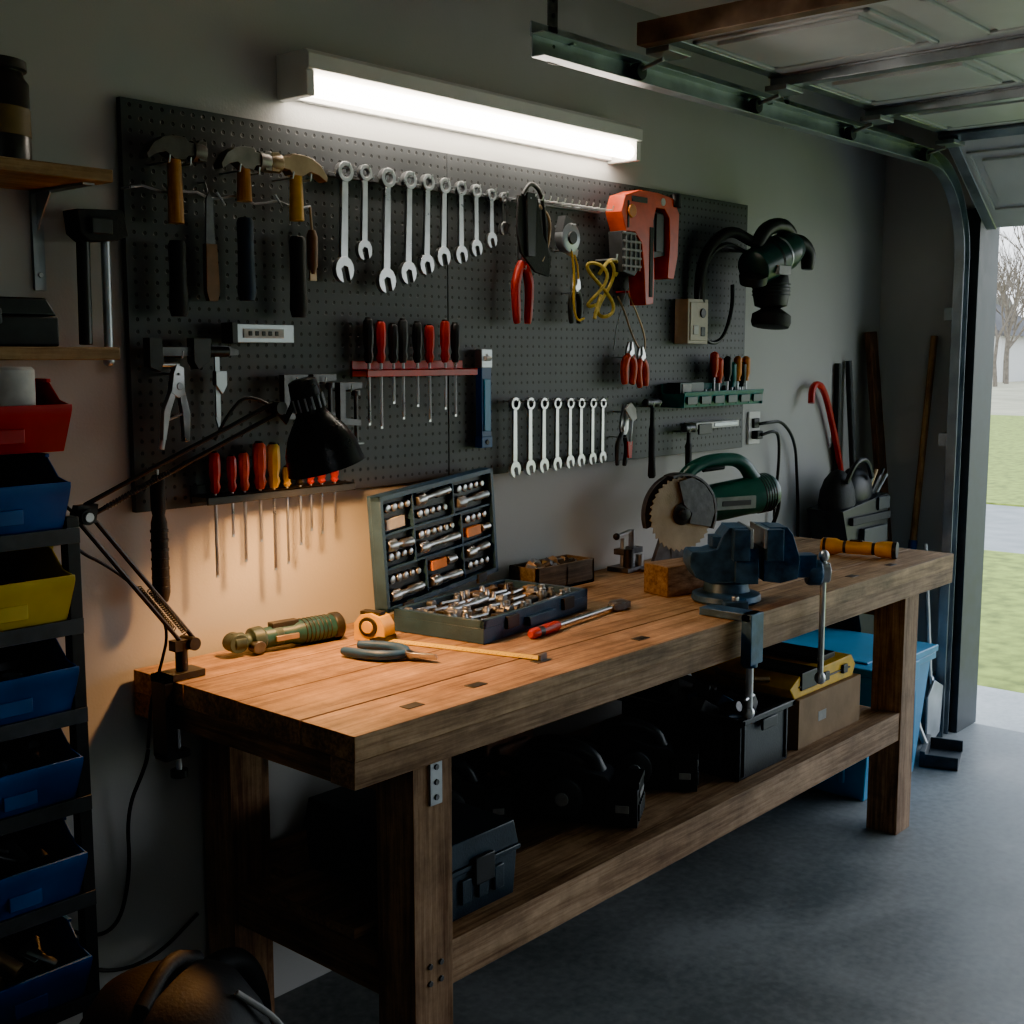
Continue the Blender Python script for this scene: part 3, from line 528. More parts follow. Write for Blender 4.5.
g.tube([E+V((0,.02,0)),E+V((-.03,.03,.03)),E+V((-.015,.03,-.06)),Bp+(E-Bp)*.6+V((-.01,.03,0)),Bp+V((-.02,.03,.05)),Bp+V((-.04,.06,-.08)),(1.385,2.22,.85),(1.384,2.235,.745)],.0035,BLK,7,smooth=3)
g.cyl(Bp+V((0,-.022,0)),Bp+V((0,.022,0)),.014,BLK,16); g.cyl(H0+V((0,-.02,0)),H0+V((0,.02,0)),.014,BLK,16)
g.tube([H0,H0+V((.02,-.003,-.03)),H],.007,BLK,8); g.tube([H0,H0+V((-.06,.02,.03)),H0+V((-.10,.03,-.01)),H0+V((-.14,.02,-.06))],.0035,BLK,7,smooth=2)
ax=V((.26,-.10,-1)).normalized(); apex=V((1.672,2.06,1.515))
sh=mat('lamp_black_enamel',(.014,.014,.016),.28,.1,.1); shi=mat('lamp_white_inside',(.7,.68,.62),.5)
outer=[(.02,0),(.030,.004),(.033,.03),(.033,.075),(.040,.085),(.062,.115),(.078,.15),(.083,.19),(.085,.195)]
g.lathe(outer,apex,ax,sh,32,cap=False)
g.lathe([(.0,0.0)]+[(.02,0)],apex,ax,sh,32,cap=False)
g.lathe([(r-.003,h+.002) for r,h in outer[2:-1]]+[(.085,.195)],apex,ax,shi,32,cap=False)
for i in range(14):
    t=2*PI*i/14; e1=ax.cross(V((0,0,1))).normalized(); e2=ax.cross(e1); d=e1*math.cos(t)+e2*math.sin(t)
    p=apex+ax*.038+d*.034; g.tube([p,p+ax*.028],.0026,GALV,5)
g.lathe([(.014,0),(.016,.03),(.026,.06),(.029,.08),(.022,.10),(.004,.108)],apex+ax*.06,ax,BULB,16)
g.done(.0006)
lt=bpy.data.lights.new('desk_lamp_bulb','SPOT'); lt.energy=27; lt.color=(1,.47,.15); lt.shadow_soft_size=.03; lt.spot_size=math.radians(160); lt.spot_blend=.6
lo=bpy.data.objects.new('desk_lamp_light',lt); lo.location=apex+ax*.178; lo.rotation_euler=V(ax).to_track_quat('-Z','Y').to_euler(); S.collection.objects.link(lo)
g=G('lamp_power_cord'); g.tube([(1.384,2.235,.74),(1.385,2.25,.70),(1.36,2.29,.60),(1.37,2.30,.45),(1.33,2.30,.33),(1.22,2.295,.37),(1.13,2.31,.50)],.004,BLK,8,smooth=3); g.tube([(1.13,2.31,.50),(1.20,2.30,.33),(1.30,2.30,.25),(1.42,2.30,.24),(1.54,2.308,.30)],.004,BLK,8,smooth=3); g.done(0)
# ------------------------------------------------------------ bench top items
Z=.9006
g=G('die_grinder'); g.M=T(1.60,2.235,Z+.030,-.12)@Mx.Diagonal((1,.92,.9,1))
g.lathe([(.018,0),(.024,.003),(.024,.03),(.017,.035),(.017,.045),(.030,.05),(.032,.075),(.022,.085)],(0,0,0),(1,0,0),GTEAL,20)
g.lathe([(.022,0),(.026,.01),(.026,.09),(.031,.10),(.033,.15),(.033,.20),(.028,.21)],(.065,0,0),(1,0,0),GRB,20)
g.lathe([(.0265,0),(.0265,.02)],(.075+.03,0,0),(1,0,0),GTEAL,20)
for i in range(7): g.lathe([(.0345,0),(.0345,.003)],(.18+i*.011,0,0),(1,0,0),BLK,20)
g.lathe([(.034,0),(.036,.004),(.036,.02),(.03,.026)],(.262,0,0),(1,0,0),BLK,20)
g.box(.10,.17,-.012,.012,.022,.036,BLK); g.cyl((.055,0,-.01),(.055,-.035,-.014),.016,IRON,16); g.cyl((.012,-.02,0),(.012,.02,0),.024,GTEAL,18); g.box(.10,.16,-.031,-.025,-.008,.006,TAN); g.done(.002)
g=G('tape_measure'); dv=V((.11,-.40,0)); an=math.atan2(dv.y,dv.x); g.M=T(1.925,2.12,Z,an)@Mx.Diagonal((1.08,1.05,1.0,1))
g.prism([(-.04,0),(.035,0),(.038,.012),(.036,.04),(.025,.058),(.0,.066),(-.025,.06),(-.04,.04)],'y',-.022,.022,YEL)
for s in (-1,1): g.lathe([(.024,0),(.022,.004)],(-.004,s*.021,.034),(0,s,0),BLK,22); g.lathe([(.015,0),(.014,.002)],(-.004,s*.0255,.034),(0,s,0),YEL,20)
g.prism([(.0,0),(.04,0),(.04,.014),(.022,.014),(.0,.006)],'y',-.0235,.0235,BLK); g.box(-.03,.02,-.012,.012,.06,.068,BLK)
TAPE=mat('tape_blade_yellow',(.90,.62,.03),.35,0,.1)
g.box(.038,.40,-.0145,.0145,.001,.0026,TAPE); g.box(.398,.404,-.016,.016,.0,.012,IRON)
for i in range(34): g.box(.05+i*.01,.0506+i*.01,-.012,-.004 if i%5 else .004,.0026,.0029,BLK)
g.done(.0006)
pliers(0,.0,-.22,mat('blue_grip',(.02,.08,.22),.45),.09,0,.3,0,'slip_joint_pliers',Mx.Translation((1.865,1.855,Z+.012))@Mx.Rotation(.30,4,'Z')@Mx.Rotation(PI/2,4,'X'),.0115)
# socket case
g=G('socket_set_case'); W,D=.48,.265; g.M=T(2.055,1.892,Z,math.radians(8))
g.box(0,W,0,D,0,.036,NAVY); g.box(0,W,0,.012,.036,.055,NAVY); g.box(0,W,D-.012,D,.036,.055,NAVY); g.box(0,.012,0,D,.036,.055,NAVY); g.box(W-.012,W,0,D,.036,.055,NAVY)
for x in (.09,.35): g.box(x,x+.05,-.008,.002,.02,.05,BLK)
g.box(.18,.30,-.014,.0,.012,.034,NAVY); g.box(.012,W-.012,.012,D-.012,.036,.0375,BLK)
cols=[STEEL,STEEL,IRON,GALV]
for row,(yy,r) in enumerate([(.035,.010),(.075,.0085),(.115,.012),(.165,.008),(.20,.009),(.235,.010)]):
    x=.03
    while x<W-.04:
        rr=r*random.uniform(.75,1.15); q=random.random()
        if q<.2: g.tube([(x,yy,.044),(x+.06,yy+random.uniform(-.01,.01),.044)],.005,STEEL,8); x+=.068
        elif q<.28: g.box(x,x+.035,yy-.012,yy+.012,.037,.05,random.choice([TAN,BLK,BLK])); x+=.045
        else: g.lathe([(rr,0),(rr,.014),(rr*.8,.016),(rr*.8,.024)],(x,yy,.037+rr) if q<.6 else (x,yy,.037),(0,1,0) if q<.6 else (0,0,1),random.choice(cols),12); x+=rr*2+.007
g.lathe([(.011,0),(.013,.01),(.008,.03),(.007,.10),(.010,.11),(.011,.17)],(.06,.14,.052),(1,0.08,0),STEEL,12); g.lathe([(.016,0),(.016,.012)],(.06,.14,.045),(0,0,1),STEEL,16)
M0=g.M.copy(); g.M=M0@T(-.02,D+.002,.045)@Mx.Rotation(math.radians(-1),4,'X')@Mx.Rotation(math.radians(-4),4,'Y')
Hh=.285; g.box(0,W,.030,.040,0,Hh,NAVY)
for a in ((0,W,0,.012),(0,W,Hh-.012,Hh)): g.box(a[0],a[1],0,.03,a[2],a[3],NAVY)
for a in ((0,.012),(W-.012,W)): g.box(a[0],a[1],0,.03,0,Hh,NAVY)
g.box(.015,W-.015,.022,.03,.015,Hh-.015,BLK)
for z in (.10,.185): g.box(.015,W-.015,.006,.024,z,z+.006,NAVY)
for x,za,zb in ((.17,.015,.10),(.13,.105,Hh-.015),(.33,.015,.185),(.30,.19,Hh-.015)): g.box(x,x+.006,.006,.024,za,zb,NAVY)
rowsdef=[(.02,.035,'h',.13),(.02,.075,'s',5),(.185,.035,'h',.13),(.185,.075,'o',0),(.345,.04,'s',4),(.345,.075,'h',.10),
 (.02,.13,'s',4),(.02,.16,'h',.10),(.145,.13,'h',.17),(.145,.162,'s',6),(.345,.13,'o',0),(.345,.165,'s',4),(.02,.21,'p',0),(.02,.25,'s',4),(.145,.215,'s',5),(.145,.25,'h',.14),(.315,.215,'h',.14),(.315,.25,'s',5)]
for cx0,cz,t_,q in rowsdef:
    if t_=='h': g.lathe([(.012,0),(.016,.014),(.016,.03),(.008,.036),(.007,q*.55),(.011,q*.6),(.012,q*.97),(.008,q)],(cx0+.005,.010,cz),(1,0,random.uniform(-.06,.06)),random.choice([STEEL,GALV]),12)
    elif t_=='o': g.box(cx0+.01,cx0+.07,.004,.02,cz-.012,cz+.012,ORG); g.lathe([(.011,0),(.011,.035)],(cx0+.08,.012,cz),(1,0,0),STEEL,12)
    elif t_=='p': g.box(cx0+.01,cx0+.08,.008,.018,cz-.012,cz+.014,PAPER)
    else:
        for i in range(q): rr=.011-.0006*i; g.lathe([(rr,0),(rr,.014),(rr*.7,.016)],(cx0+.018+i*.026,.022,cz),(0,-1,0),STEEL,14)
for x in (.06,.38): g.box(x,x+.04,-.004,.004,-.012,.012,BLK)
g.M=M0; g.done(.0012)
g=G('ratchet_handle'); g.M=T(2.165,1.845,Z+.012,.12); g.lathe([(.008,0),(.013,.01),(.013,.11),(.009,.125)],(0,0,0),(1,0,0),RED,14); g.lathe([(.0132,0),(.0132,.02)],(.03,0,0),(1,0,0),BLK,14); g.lathe([(.006,0),(.006,.26),(.008,.27)],(.12,0,0),(1,0,0),STEEL,12); g.lathe([(.02,0),(.022,.006),(.022,.02),(.018,.024)],(.41,0,-.011),(0,0,1),IRON,20); g.prism([(.38,-.01),(.41,-.024),(.45,-.02),(.47,.02),(.45,.022),(.43,.005),(.40,.02),(.38,.01)],'z',-.008,.008,IRON); g.done(.001)
g=G('small_parts_box'); x0,x1,y0,y1=2.60,2.86,2.19,2.295; DW=wood('dark_box_wood',(.07,.06,.05),(.18,.15,.12),'x',.7,False)
g.box(x0,x1,y0,y1,Z,Z+.008,DW); g.box(x0,x1,y0,y0+.008,Z,Z+.07,DW); g.box(x0,x1,y1-.008,y1,Z,Z+.07,DW); g.box(x0,x0+.008,y0,y1,Z,Z+.07,DW); g.box(x1-.008,x1,y0,y1,Z,Z+.07,DW); g.box(2.73,2.736,y0,y1,Z,Z+.065,DW)
jumble(g,x0+.01,x1-.01,y0+.01,y1-.01,Z+.035,.035,[STEEL,IRON,BLK,TAN,DGR],34,.035); g.done(.001)
g=G('drill_bit_stand'); g.box(3.03,3.17,2.19,2.27,Z,Z+.014,IRON); g.cyl((3.13,2.25,Z),(3.13,2.25,Z+.12),.010,STEEL,14); g.cyl((3.07,2.24,Z),(3.07,2.24,Z+.10),.008,STEEL,12); g.box(3.05,3.15,2.22,2.26,Z+.05,Z+.068,IRON); g.cyl((3.06,2.21,Z+.012),(3.06,2.21,Z+.07),.016,BLK,14); g.cyl((3.11,2.205,Z+.012),(3.11,2.205,Z+.05),.013,STEEL,14); g.cyl((3.03,2.235,Z+.11),(3.10,2.235,Z+.12),.006,STEEL,10); g.sph((3.03,2.235,Z+.11),.011,BLK); g.done(.001)
# circular saw
g=G('circular_saw'); g.M=T(3.15,2.10,1.085,math.radians(-22))
DK=mat('saw_green_plastic',(.020,.095,.078),.33,0,.25,15,coat=.2)
pts=[]
for i in range(36):
    a=2*PI*i/36; pts.append((.108*math.cos(a),.108*math.sin(a))); a+=2*PI*.75/36; pts.append((.117*math.cos(a),.117*math.sin(a)))
g.prism(pts,'y',-.0335,-.031,DISC)
g.lathe([(.034,0),(.034,.006),(.018,.010),(.018,.022),(.010,.024)],(0,-.033,0),(0,-1,0),BLK,24)
g.prism([(.0,.03),(.03,.0),(.02,-.03),(.10,-.045),(.115,.0),(.105,.05),(.075,.088),(.03,.112),(-.02,.10)],'y',-.044,-.038,IRON)
g.ring((0,0,0),.124,.116,'y',-.044,.006,IRON,28,math.radians(-25),math.radians(110))
g.ring((0,0,0),.122,.03,'y',-.016,.006,IRON,28,math.radians(20),math.radians(200))
g.cyl((0,-.02,0),(0,.05,0),.03,IRON,20)
g.lathe([(.035,0),(.045,.02),(.056,.06),(.056,.13),(.060,.14),(.060,.27),(.062,.28),(.062,.345),(.05,.365)],(.04,.045,.0),(1,0,.12),DK,26)
for i in range(5): g.lathe([(.0635,0),(.0635,.004)],(.335+i*.01,.045,.035+.001*i),(1,0,.12),BLK,26)
g.lathe([(.045,0),(.045,.10)],(.02,.045,.0),(1,0,.12),IRON,22)
g.box(.14,.29,-.020,-.013,.0,.04,mat('saw_label',(.22,.26,.24),.5)); g.box(.16,.27,-.022,-.019,.012,.028,BLK)
g.tube([(.05,.045,.05),(.06,.045,.11),(.12,.045,.145),(.21,.045,.155),(.28,.045,.145),(.33,.045,.08)],[.023,.024,.021,.021,.023,.028],DK,14,smooth=3)
g.tube([(.13,.045,.122),(.21,.045,.128)],.008,BLK,8)
g.box(-.09,.12,.0,.10,-.184,-.176,IRON); g.box(.02,.05,.05,.07,-.18,0,IRON); g.prism([(-.05,-.176),(.09,-.176),(.06,-.04),(.0,-.04)],'y',.052,.068,IRON)
g.tube([(.40,.045,.05),(.44,.06,.04),(.48,.10,-.03),(.46,.14,-.13),(.40,.16,-.178)],.007,BLK,8,smooth=2); g.done(.001)
g=G('wood_block'); g.M=T(2.80,1.89,Z,math.radians(-14)); g.box(0,.32,0,.10,0,.085,BLW); g.done(.003)
# vise
g=G('bench_vise'); g.M=T(2.895,1.725,Z,math.radians(-45))@Mx.Diagonal((1.05,1.05,1.2,1))
g.lathe([(.085,0),(.09,.006),(.088,.018),(.06,.024),(.056,.045),(.062,.05)],(-.03,0,0),(0,0,1),VBL,32)
for s in (-1,1): g.box(-.06,.0,s*.07,s*.115,0,.016,VBL); g.cyl((-.03,s*.098,.016),(-.03,s*.098,.026),.010,STEEL,6)
g.prism([(-.135,.085),(-.12,.06),(-.08,.045),(.01,.045),(.02,.06),(.02,.165),(.01,.172),(-.035,.172),(-.05,.155),(-.065,.125),(-.09,.118),(-.13,.118),(-.135,.11)],'y',-.045,.045,VBL)
g.box(-.03,.012,-.075,.075,.10,.17,VBL); g.box(.012,.020,-.073,.073,.128,.172,STEEL)
g.prism([(-.02,.045),(.04,.045),(.04,.125),(-.02,.125)],'y',-.055,.055,VBL)
g.box(.02,.20,-.026,.026,.055,.105,VBL); g.cyl((.0,0,.062),(.215,0,.062),.013,STEEL,16)
g.prism([(.055,.05),(.10,.045),(.145,.055),(.15,.10),(.13,.155),(.115,.172),(.07,.172),(.055,.16)],'y',-.045,.045,VBL); g.box(.055,.098,-.075,.075,.10,.17,VBL); g.box(.047,.055,-.073,.073,.128,.172,STEEL)
g.lathe([(.026,0),(.03,.01),(.03,.035),(.02,.045)],(.18,0,.062),(1,0,0),VBL,20); g.lathe([(.024,0),(.024,.03)],(.21,0,.062),(1,0,0),STEEL,20)
g.cyl((.226,.0,.10),(.226,.0,-.18),.008,STEEL,12); g.sph((.226,0,.10),.014,STEEL); g.sph((.226,0,-.185),.015,STEEL)
g.prism([(-.075,.125),(-.06,.125),(-.05,.15),(-.075,.15)],'y',-.03,.03,VBL)
g.M=Mx.Identity(4)
g.box(2.665,2.725,1.55,1.70,Z,Z+.02,VBL); g.box(2.665,2.725,1.545,1.575,.79,Z+.02,VBL)
g.cyl((2.695,1.565,.92),(2.695,1.565,.665),.010,STEEL,14); g.sph((2.695,1.565,.66),.016,STEEL); g.tube([(2.665,1.56,.70),(2.725,1.57,.70)],.005,STEEL,8); g.lathe([(.02,0),(.02,.02)],(2.695,1.565,.80),(0,0,-1),VBL,16)
g.done(.003,3)
g=G('flashlight'); g.M=T(3.775,1.93,Z+.028,math.radians(-76))@Mx.Scale(1.05,4)
FY=mat('flashlight_orange',(.68,.30,.035),.38,0,.2)
g.lathe([(.020,0),(.026,.005),(.026,.045),(.020,.06),(.019,.07)],(0,0,0),(1,0,0),FY,22); g.lathe([(.0195,0),(.0195,.10)],(.07,0,0),(1,0,0),BLK,22); g.lathe([(.021,0),(.021,.08)],(.08,0,0),(1,0,0),FY,22); g.lathe([(.021,0),(.026,.02),(.0265,.06),(.024,.062)],(.17,0,0),(1,0,0),FY,22); g.lathe([(.027,0),(.027,.014)],(.222,0,0),(1,0,0),BLK,22); g.lathe([(.0265,0),(.0265,.01)],(.008,0,0),(1,0,0),BLK,22); g.box(.09,.13,-.006,.006,.019,.025,BLK); g.done(.001)
# ------------------------------------------------------------ under bench
ZS=.4095
def toolbox(x0,x1,y0,y1,z0,h,m,name='tool_box'):
    g=G(name); hl=h*.62
    g.prism([(x0+.012,z0),(x1-.012,z0),(x1,z0+hl),(x0,z0+hl)],'y',y0+.006,y1-.006,m)
    g.box(x0-.006,x1+.006,y0,y1,z0+hl-.006,z0+hl+.006,m)
    g.prism([(x0-.004,z0+hl+.006),(x1+.004,z0+hl+.006),(x1-.012,z0+h),(x0+.012,z0+h)],'y',y0+.004,y1-.004,m)
    yc=(y0+y1)/2; xc=(x0+x1)/2
    for yy in (y0+.09,y1-.13): g.box(x0-.014,x0,yy,yy+.04,z0+hl-.035,z0+hl+.02,BLK); g.box(x1,x1+.012,yy,yy+.04,z0+hl-.035,z0+hl+.02,BLK)
    for k in range(3): g.box(x0+.05+k*.05,x0+.08+k*.05,y0-.002,y0+.008,z0+.03,z0+hl-.02,m)
    g.box(xc-.03,xc+.03,y0-.008,y0+.002,z0+hl-.04,z0+hl+.02,BLK)
    g.tube([(xc,yc-.09,z0+h-.004),(xc,yc-.085,z0+h+.018),(xc,yc+.085,z0+h+.018),(xc,yc+.09,z0+h-.004)],.009,BLK,10,smooth=1); g.done(.004,2)
toolbox(1.70,1.93,1.675,2.12,ZS,.165,mat('dark_slate_plastic',(.025,.042,.062),.4,0,.3,20,.2,200))
def nailer(M,name='cordless_power_tool'):
    g=G(name); g.M=M
    g.prism([(-.15,.0),(.08,.0),(.11,.02),(.12,.09),(.08,.125),(.02,.135),(-.06,.165),(-.11,.155),(-.13,.10),(-.16,.06)],'y',-.050,.050,CHAR)
    g.box(.085,.165,-.062,.062,.004,.10,CHAR); g.box(.10,.168,-.055,.055,.100,.116,BLK)
    for i in range(5): g.box(.1645,.170,-.05+i*.022,-.038+i*.022,.018,.06,DGR)
    g.box(.165,.169,-.035,.035,.072,.086,LAB)
    g.box(.11,.145,-.066,-.062,.04,.06,LAB)
    g.lathe([(.04,0),(.052,.01),(.052,.03),(.04,.036)],(-.02,-.045,.07),(0,-1,0),DGR,24); g.lathe([(.018,0),(.018,.006)],(-.02,-.081,.07),(0,-1,0),GALV,16)
    g.tube([(.06,0,.12),(.04,0,.165),(-.04,0,.19),(-.11,0,.18),(-.14,0,.13)],[.022,.020,.020,.020,.024],CHAR,12,smooth=2)
    g.tube([(-.12,0,.10),(-.19,0,.13),(-.25,0,.11),(-.27,0,.06)],[.022,.02,.02,.022],BLK,12,smooth=2)
    g.box(-.31,-.18,-.045,.045,0,.05,CHAR); g.box(-.30,-.19,-.047,.047,.016,.022,DGR)
    for i in range(5): g.box(-.10+i*.014,-.094+i*.014,-.053,-.049,.10,.14,DGR)
    g.done(.008,3)
nailer(T(2.36,1.86,ZS,math.radians(-62))@Mx.Scale(1.0,4)); nailer(T(2.66,1.87,ZS,math.radians(-55))@Mx.Scale(.9,4)); nailer(T(2.12,2.06,ZS,math.radians(-40))@Mx.Scale(.85,4))
g=G('leather_tool_pouch'); LE=mat('brown_leather',(.16,.08,.045),.6,0,.4,20,.3)
g.prism([(2.36,ZS),(2.54,ZS),(2.56,ZS+.14),(2.51,ZS+.19),(2.40,ZS+.18),(2.35,ZS+.12)],'y',2.16,2.24,LE); g.prism([(2.38,ZS+.01),(2.51,ZS+.01),(2.52,ZS+.11),(2.38,ZS+.11)],'y',2.14,2.162,LE); g.done(.01,3)
g=G('black_storage_crate'); x0,x1,y0,y1,z0,z1=2.84,3.12,1.672,2.08,ZS,ZS+.175
g.box(x0+.01,x1-.01,y0+.01,y1-.01,z0,z0+.006,CHAR)
for a in ((x0+.006,x0+.012,y0+.006,y1-.006),(x1-.012,x1-.006,y0+.006,y1-.006),(x0+.006,x1-.006,y0+.006,y0+.012),(x0+.006,x1-.006,y1-.012,y1-.006)): g.box(a[0],a[1],a[2],a[3],z0,z1,CHAR)
for a in ((x0-.008,x0+.012,y0-.008,y1+.008),(x1-.012,x1+.008,y0-.008,y1+.008),(x0-.008,x1+.008,y0-.008,y0+.012),(x0-.008,x1+.008,y1-.012,y1+.008)): g.box(a[0],a[1],a[2],a[3],z1-.018,z1,CHAR)
for k in range(4): g.box(x0+.0,x0+.006,y0+.06+k*.09,y0+.07+k*.09,z0+.01,z1-.02,CHAR)
for xx in (x0+.02,x1-.03): g.box(xx,xx+.01,y0,y0+.006,z0+.01,z1-.02,CHAR)
g.box(x0+.10,x0+.18,y0-.012,y0-.004,z1-.05,z1-.018,DGR)
jumble(g,x0+.03,x1-.03,y0+.03,y1-.03,z0+.11,.07,[BLK,DGR,IRON,DGR,NAVY],36,.08)
g.tube([(x0+.04,y0+.10,z1-.02),(x0+.10,y0+.16,z1+.025),(x0+.2,y0+.2,z1+.02),(x0+.22,y0+.3,z1-.02)],.008,BLK,8,smooth=2); g.done(.003)
g=G('cardboard_box'); x0,x1,y0,y1=3.20,3.60,1.69,2.06; g.box(x0,x1,y0,y1,ZS,ZS+.15,CARD); g.box(x0-.003,x1+.003,y0+.17,y0+.20,ZS+.03,ZS+.152,mat('packing_tape',(.38,.30,.2),.35)); g.box(x0+.12,x0+.17,y0-.001,y0,ZS+.06,ZS+.09,LAB); g.done(.002)
g=G('yellow_tool_case'); x0,x1,y0,y1=3.16,3.58,1.70,2.05; z=ZS+.1525
g.prism([(x0+.03,z),(x1-.02,z),(x1,z+.035),(x1-.03,z+.07),(x0+.06,z+.065),(x0,z+.035)],'y',y0,y1,YEL); g.box(x0+.06,x0+.16,y0-.006,y0+.2,z+.02,z+.074,BLK); g.box(x0+.22,x0+.34,y0+.03,y1-.03,z+.06,z+.085,BLK); g.box(x0+.05,x1-.04,y0-.004,y0+.006,z+.03,z+.036,BLK)
for k in (.2,.32): g.box(x0+k,x0+k+.03,y0-.01,y0,z+.022,z+.05,DGR)
g.tube([(x0+.02,y0+.08,z+.05),(x0-.03,y0+.12,z+.055),(x0-.03,y0+.22,z+.055),(x0+.02,y0+.26,z+.05)],.010,TAN,8,smooth=1); g.done(.005,3)
g=G('blue_storage_bin'); x0,x1,y0,y1=3.93,4.42,1.80,2.26
t=.035; g.add([(x0+t,y0+t,.001),(x1-t,y0+t,.001),(x1-t,y1-t,.001),(x0+t,y1-t,.001),(x0,y0,.44),(x1,y0,.44),(x1,y1,.44),(x0,y1,.44)],[(0,3,2,1),(4,5,6,7),(0,1,5,4),(1,2,6,5),(2,3,7,6),(3,0,4,7)],LBL)
g.box(x0-.015,x1+.015,y0-.015,y1+.015,.44,.465,LBL); g.box(x0-.02,x1+.02,y0-.02,y1+.02,.467,.492,LBL); g.box(x0+.04,x1-.04,y0+.04,y1-.04,.492,.50,LBL)
for k in range(4): g.box(x0+.08+k*.1,x0+.10+k*.1,y0+.008,y0+.02,.06,.40,LBL)
for k in range(3): g.box(x0+.006,x0+.02,y0+.10+k*.1,y0+.12+k*.1,.06,.40,LBL)
g.box(x0+.16,x0+.32,y0-.03,y0-.01,.40,.47,LBL); g.box(x0-.03,x0-.015,y0+.17,y0+.27,.43,.49,BLK); g.done(.006,3)
# ------------------------------------------------------------ right corner things
g=G('power_outlet'); g.box(3.93,4.01,2.31,2.3195,1.24,1.36,WHT); g.box(3.95,3.99,2.30,2.311,1.30,1.335,BLK); g.box(3.95,3.99,2.285,2.311,1.26,1.29,BLK); g.done(.003)
g=G('power_cord'); g.tube([(3.97,2.29,1.315),(4.01,2.27,1.32),(4.12,2.28,1.32),(4.24,2.29,1.24),(4.28,2.30,1.10),(4.30,2.30,.95),(4.31,2.305,.6),(4.30,2.31,.3)],.006,BLK,8,smooth=3); g.tube([(3.97,2.28,1.275),(4.02,2.26,1.29),(4.08,2.27,1.27),(4.12,2.29,1.15),(4.11,2.30,1.0),(4.10,2.29,.92),(4.12,2.29,.7)],.006,BLK,8,smooth=3); g.done(0)
g=G('red_pry_bar'); g.tube([(4.32,2.27,1.38),(4.33,2.275,1.43),(4.37,2.28,1.455),(4.44,2.285,1.44),(4.52,2.29,1.33),(4.63,2.29,1.10),(4.71,2.28,.80),(4.85,2.28,.016)],.013,RED,10,smooth=2); g.done(0)
g=G('black_steel_pole'); g.cyl((4.60,2.305,1.53),(4.64,2.30,.0),.012,BLK,10); g.done(0)
g=G('black_steel_pole'); g.cyl((4.68,2.30,1.54),(4.74,2.20,.0),.014,DGR,10); g.done(0)
g=G('wood_plank'); g.M=Mx.Translation((4.90,2.12,0.006))@Mx.Rotation(math.radians(-2.5),4,'Y')@Mx.Rotation(math.radians(-5.5),4,'X'); g.box(-.035,.035,-.012,.012,0,1.66,BWD); g.done(.002)
g=G('broom'); a=V((4.975,2.07,1.64)); b=V((4.83,2.11,.06)); g.tube([a,b],.014,BROOM,12); g.tube([b+(a-b)*.40,b+(a-b)*.47],.017,BLU,12); g.box(4.76,4.91,2.08,2.14,.04,.075,BLK)
for i in range(14):
    for j in range(3): g.tube([(4.77+i*.0095,2.09+j*.018,.045),(4.768+i*.01,2.088+j*.02,.0)],.003,BLU,5)
g.done(.001)
g=G('black_tool_bag')
g.add([(4.47,2.13,.001),(4.70,2.13,.001),(4.70,2.24,.001),(4.47,2.24,.001),(4.27,2.10,.98),(4.66,2.10,1.02),(4.66,2.25,1.02),(4.27,2.25,.98),(4.46,2.10,.5),(4.70,2.10,.5),(4.70,2.25,.5),(4.46,2.25,.5)],
 [(0,3,2,1),(0,1,9,8),(1,2,10,9),(2,3,11,10),(3,0,8,11),(8,9,5,4),(9,10,6,5),(10,11,7,6),(11,8,4,7),(4,5,6,7)],BLK)
g.sph((4.36,2.17,1.00),(.09,.065,.13),RUB); g.sph((4.50,2.17,1.03),(.11,.06,.10),BLK); g.box(4.42,4.62,2.08,2.10,.66,.90,DGR); g.box(4.33,4.66,2.085,2.10,.92,.95,RUB); g.tube([(4.33,2.12,1.08),(4.36,2.10,1.16),(4.46,2.10,1.17),(4.53,2.11,1.09)],.010,BLK,8,smooth=2)
for k in range(5): g.cyl((4.54+k*.025,2.15,1.0),(4.58+k*.032,2.13,1.09+.025*(k%2)),.007,(GALV,TAN,IRON,DGR,GALV)[k],8)
g.box(4.56,4.66,2.09,2.10,.96,1.01,DGR); g.done(.015,3)
g=G('dustpan'); g.M=T(4.58,1.86,.001,.3); g.box(-.12,.12,0,.02,0,.06,DGR); g.box(-.12,.12,-.12,.0,0.0,.006,DGR); g.box(-.12,-.114,-.12,0,0,.05,DGR); g.box(.114,.12,-.12,0,0,.05,DGR); g.tube([(0,.01,.05),(0,.04,.12),(0,.06,.22)],.012,GALV,8); g.done(.002)
g=G('white_pvc_pipe'); g.cyl((4.60,1.955,0.001),(4.66,2.0,.80),.012,WHT,10); g.done(0)
g=G('garden_spade'); g.tube([(4.82,1.96,.22),(4.84,2.00,.62),(4.85,2.02,.80)],.011,GALV,8); g.prism([(4.72,.02),(4.78,.002),(4.85,.03),(4.87,.22),(4.78,.26),(4.72,.20)],'y',1.925,1.935,GALV); g.tube([(4.80,1.94,.20),(4.82,1.96,.26)],.013,GALV,8); g.done(.002)
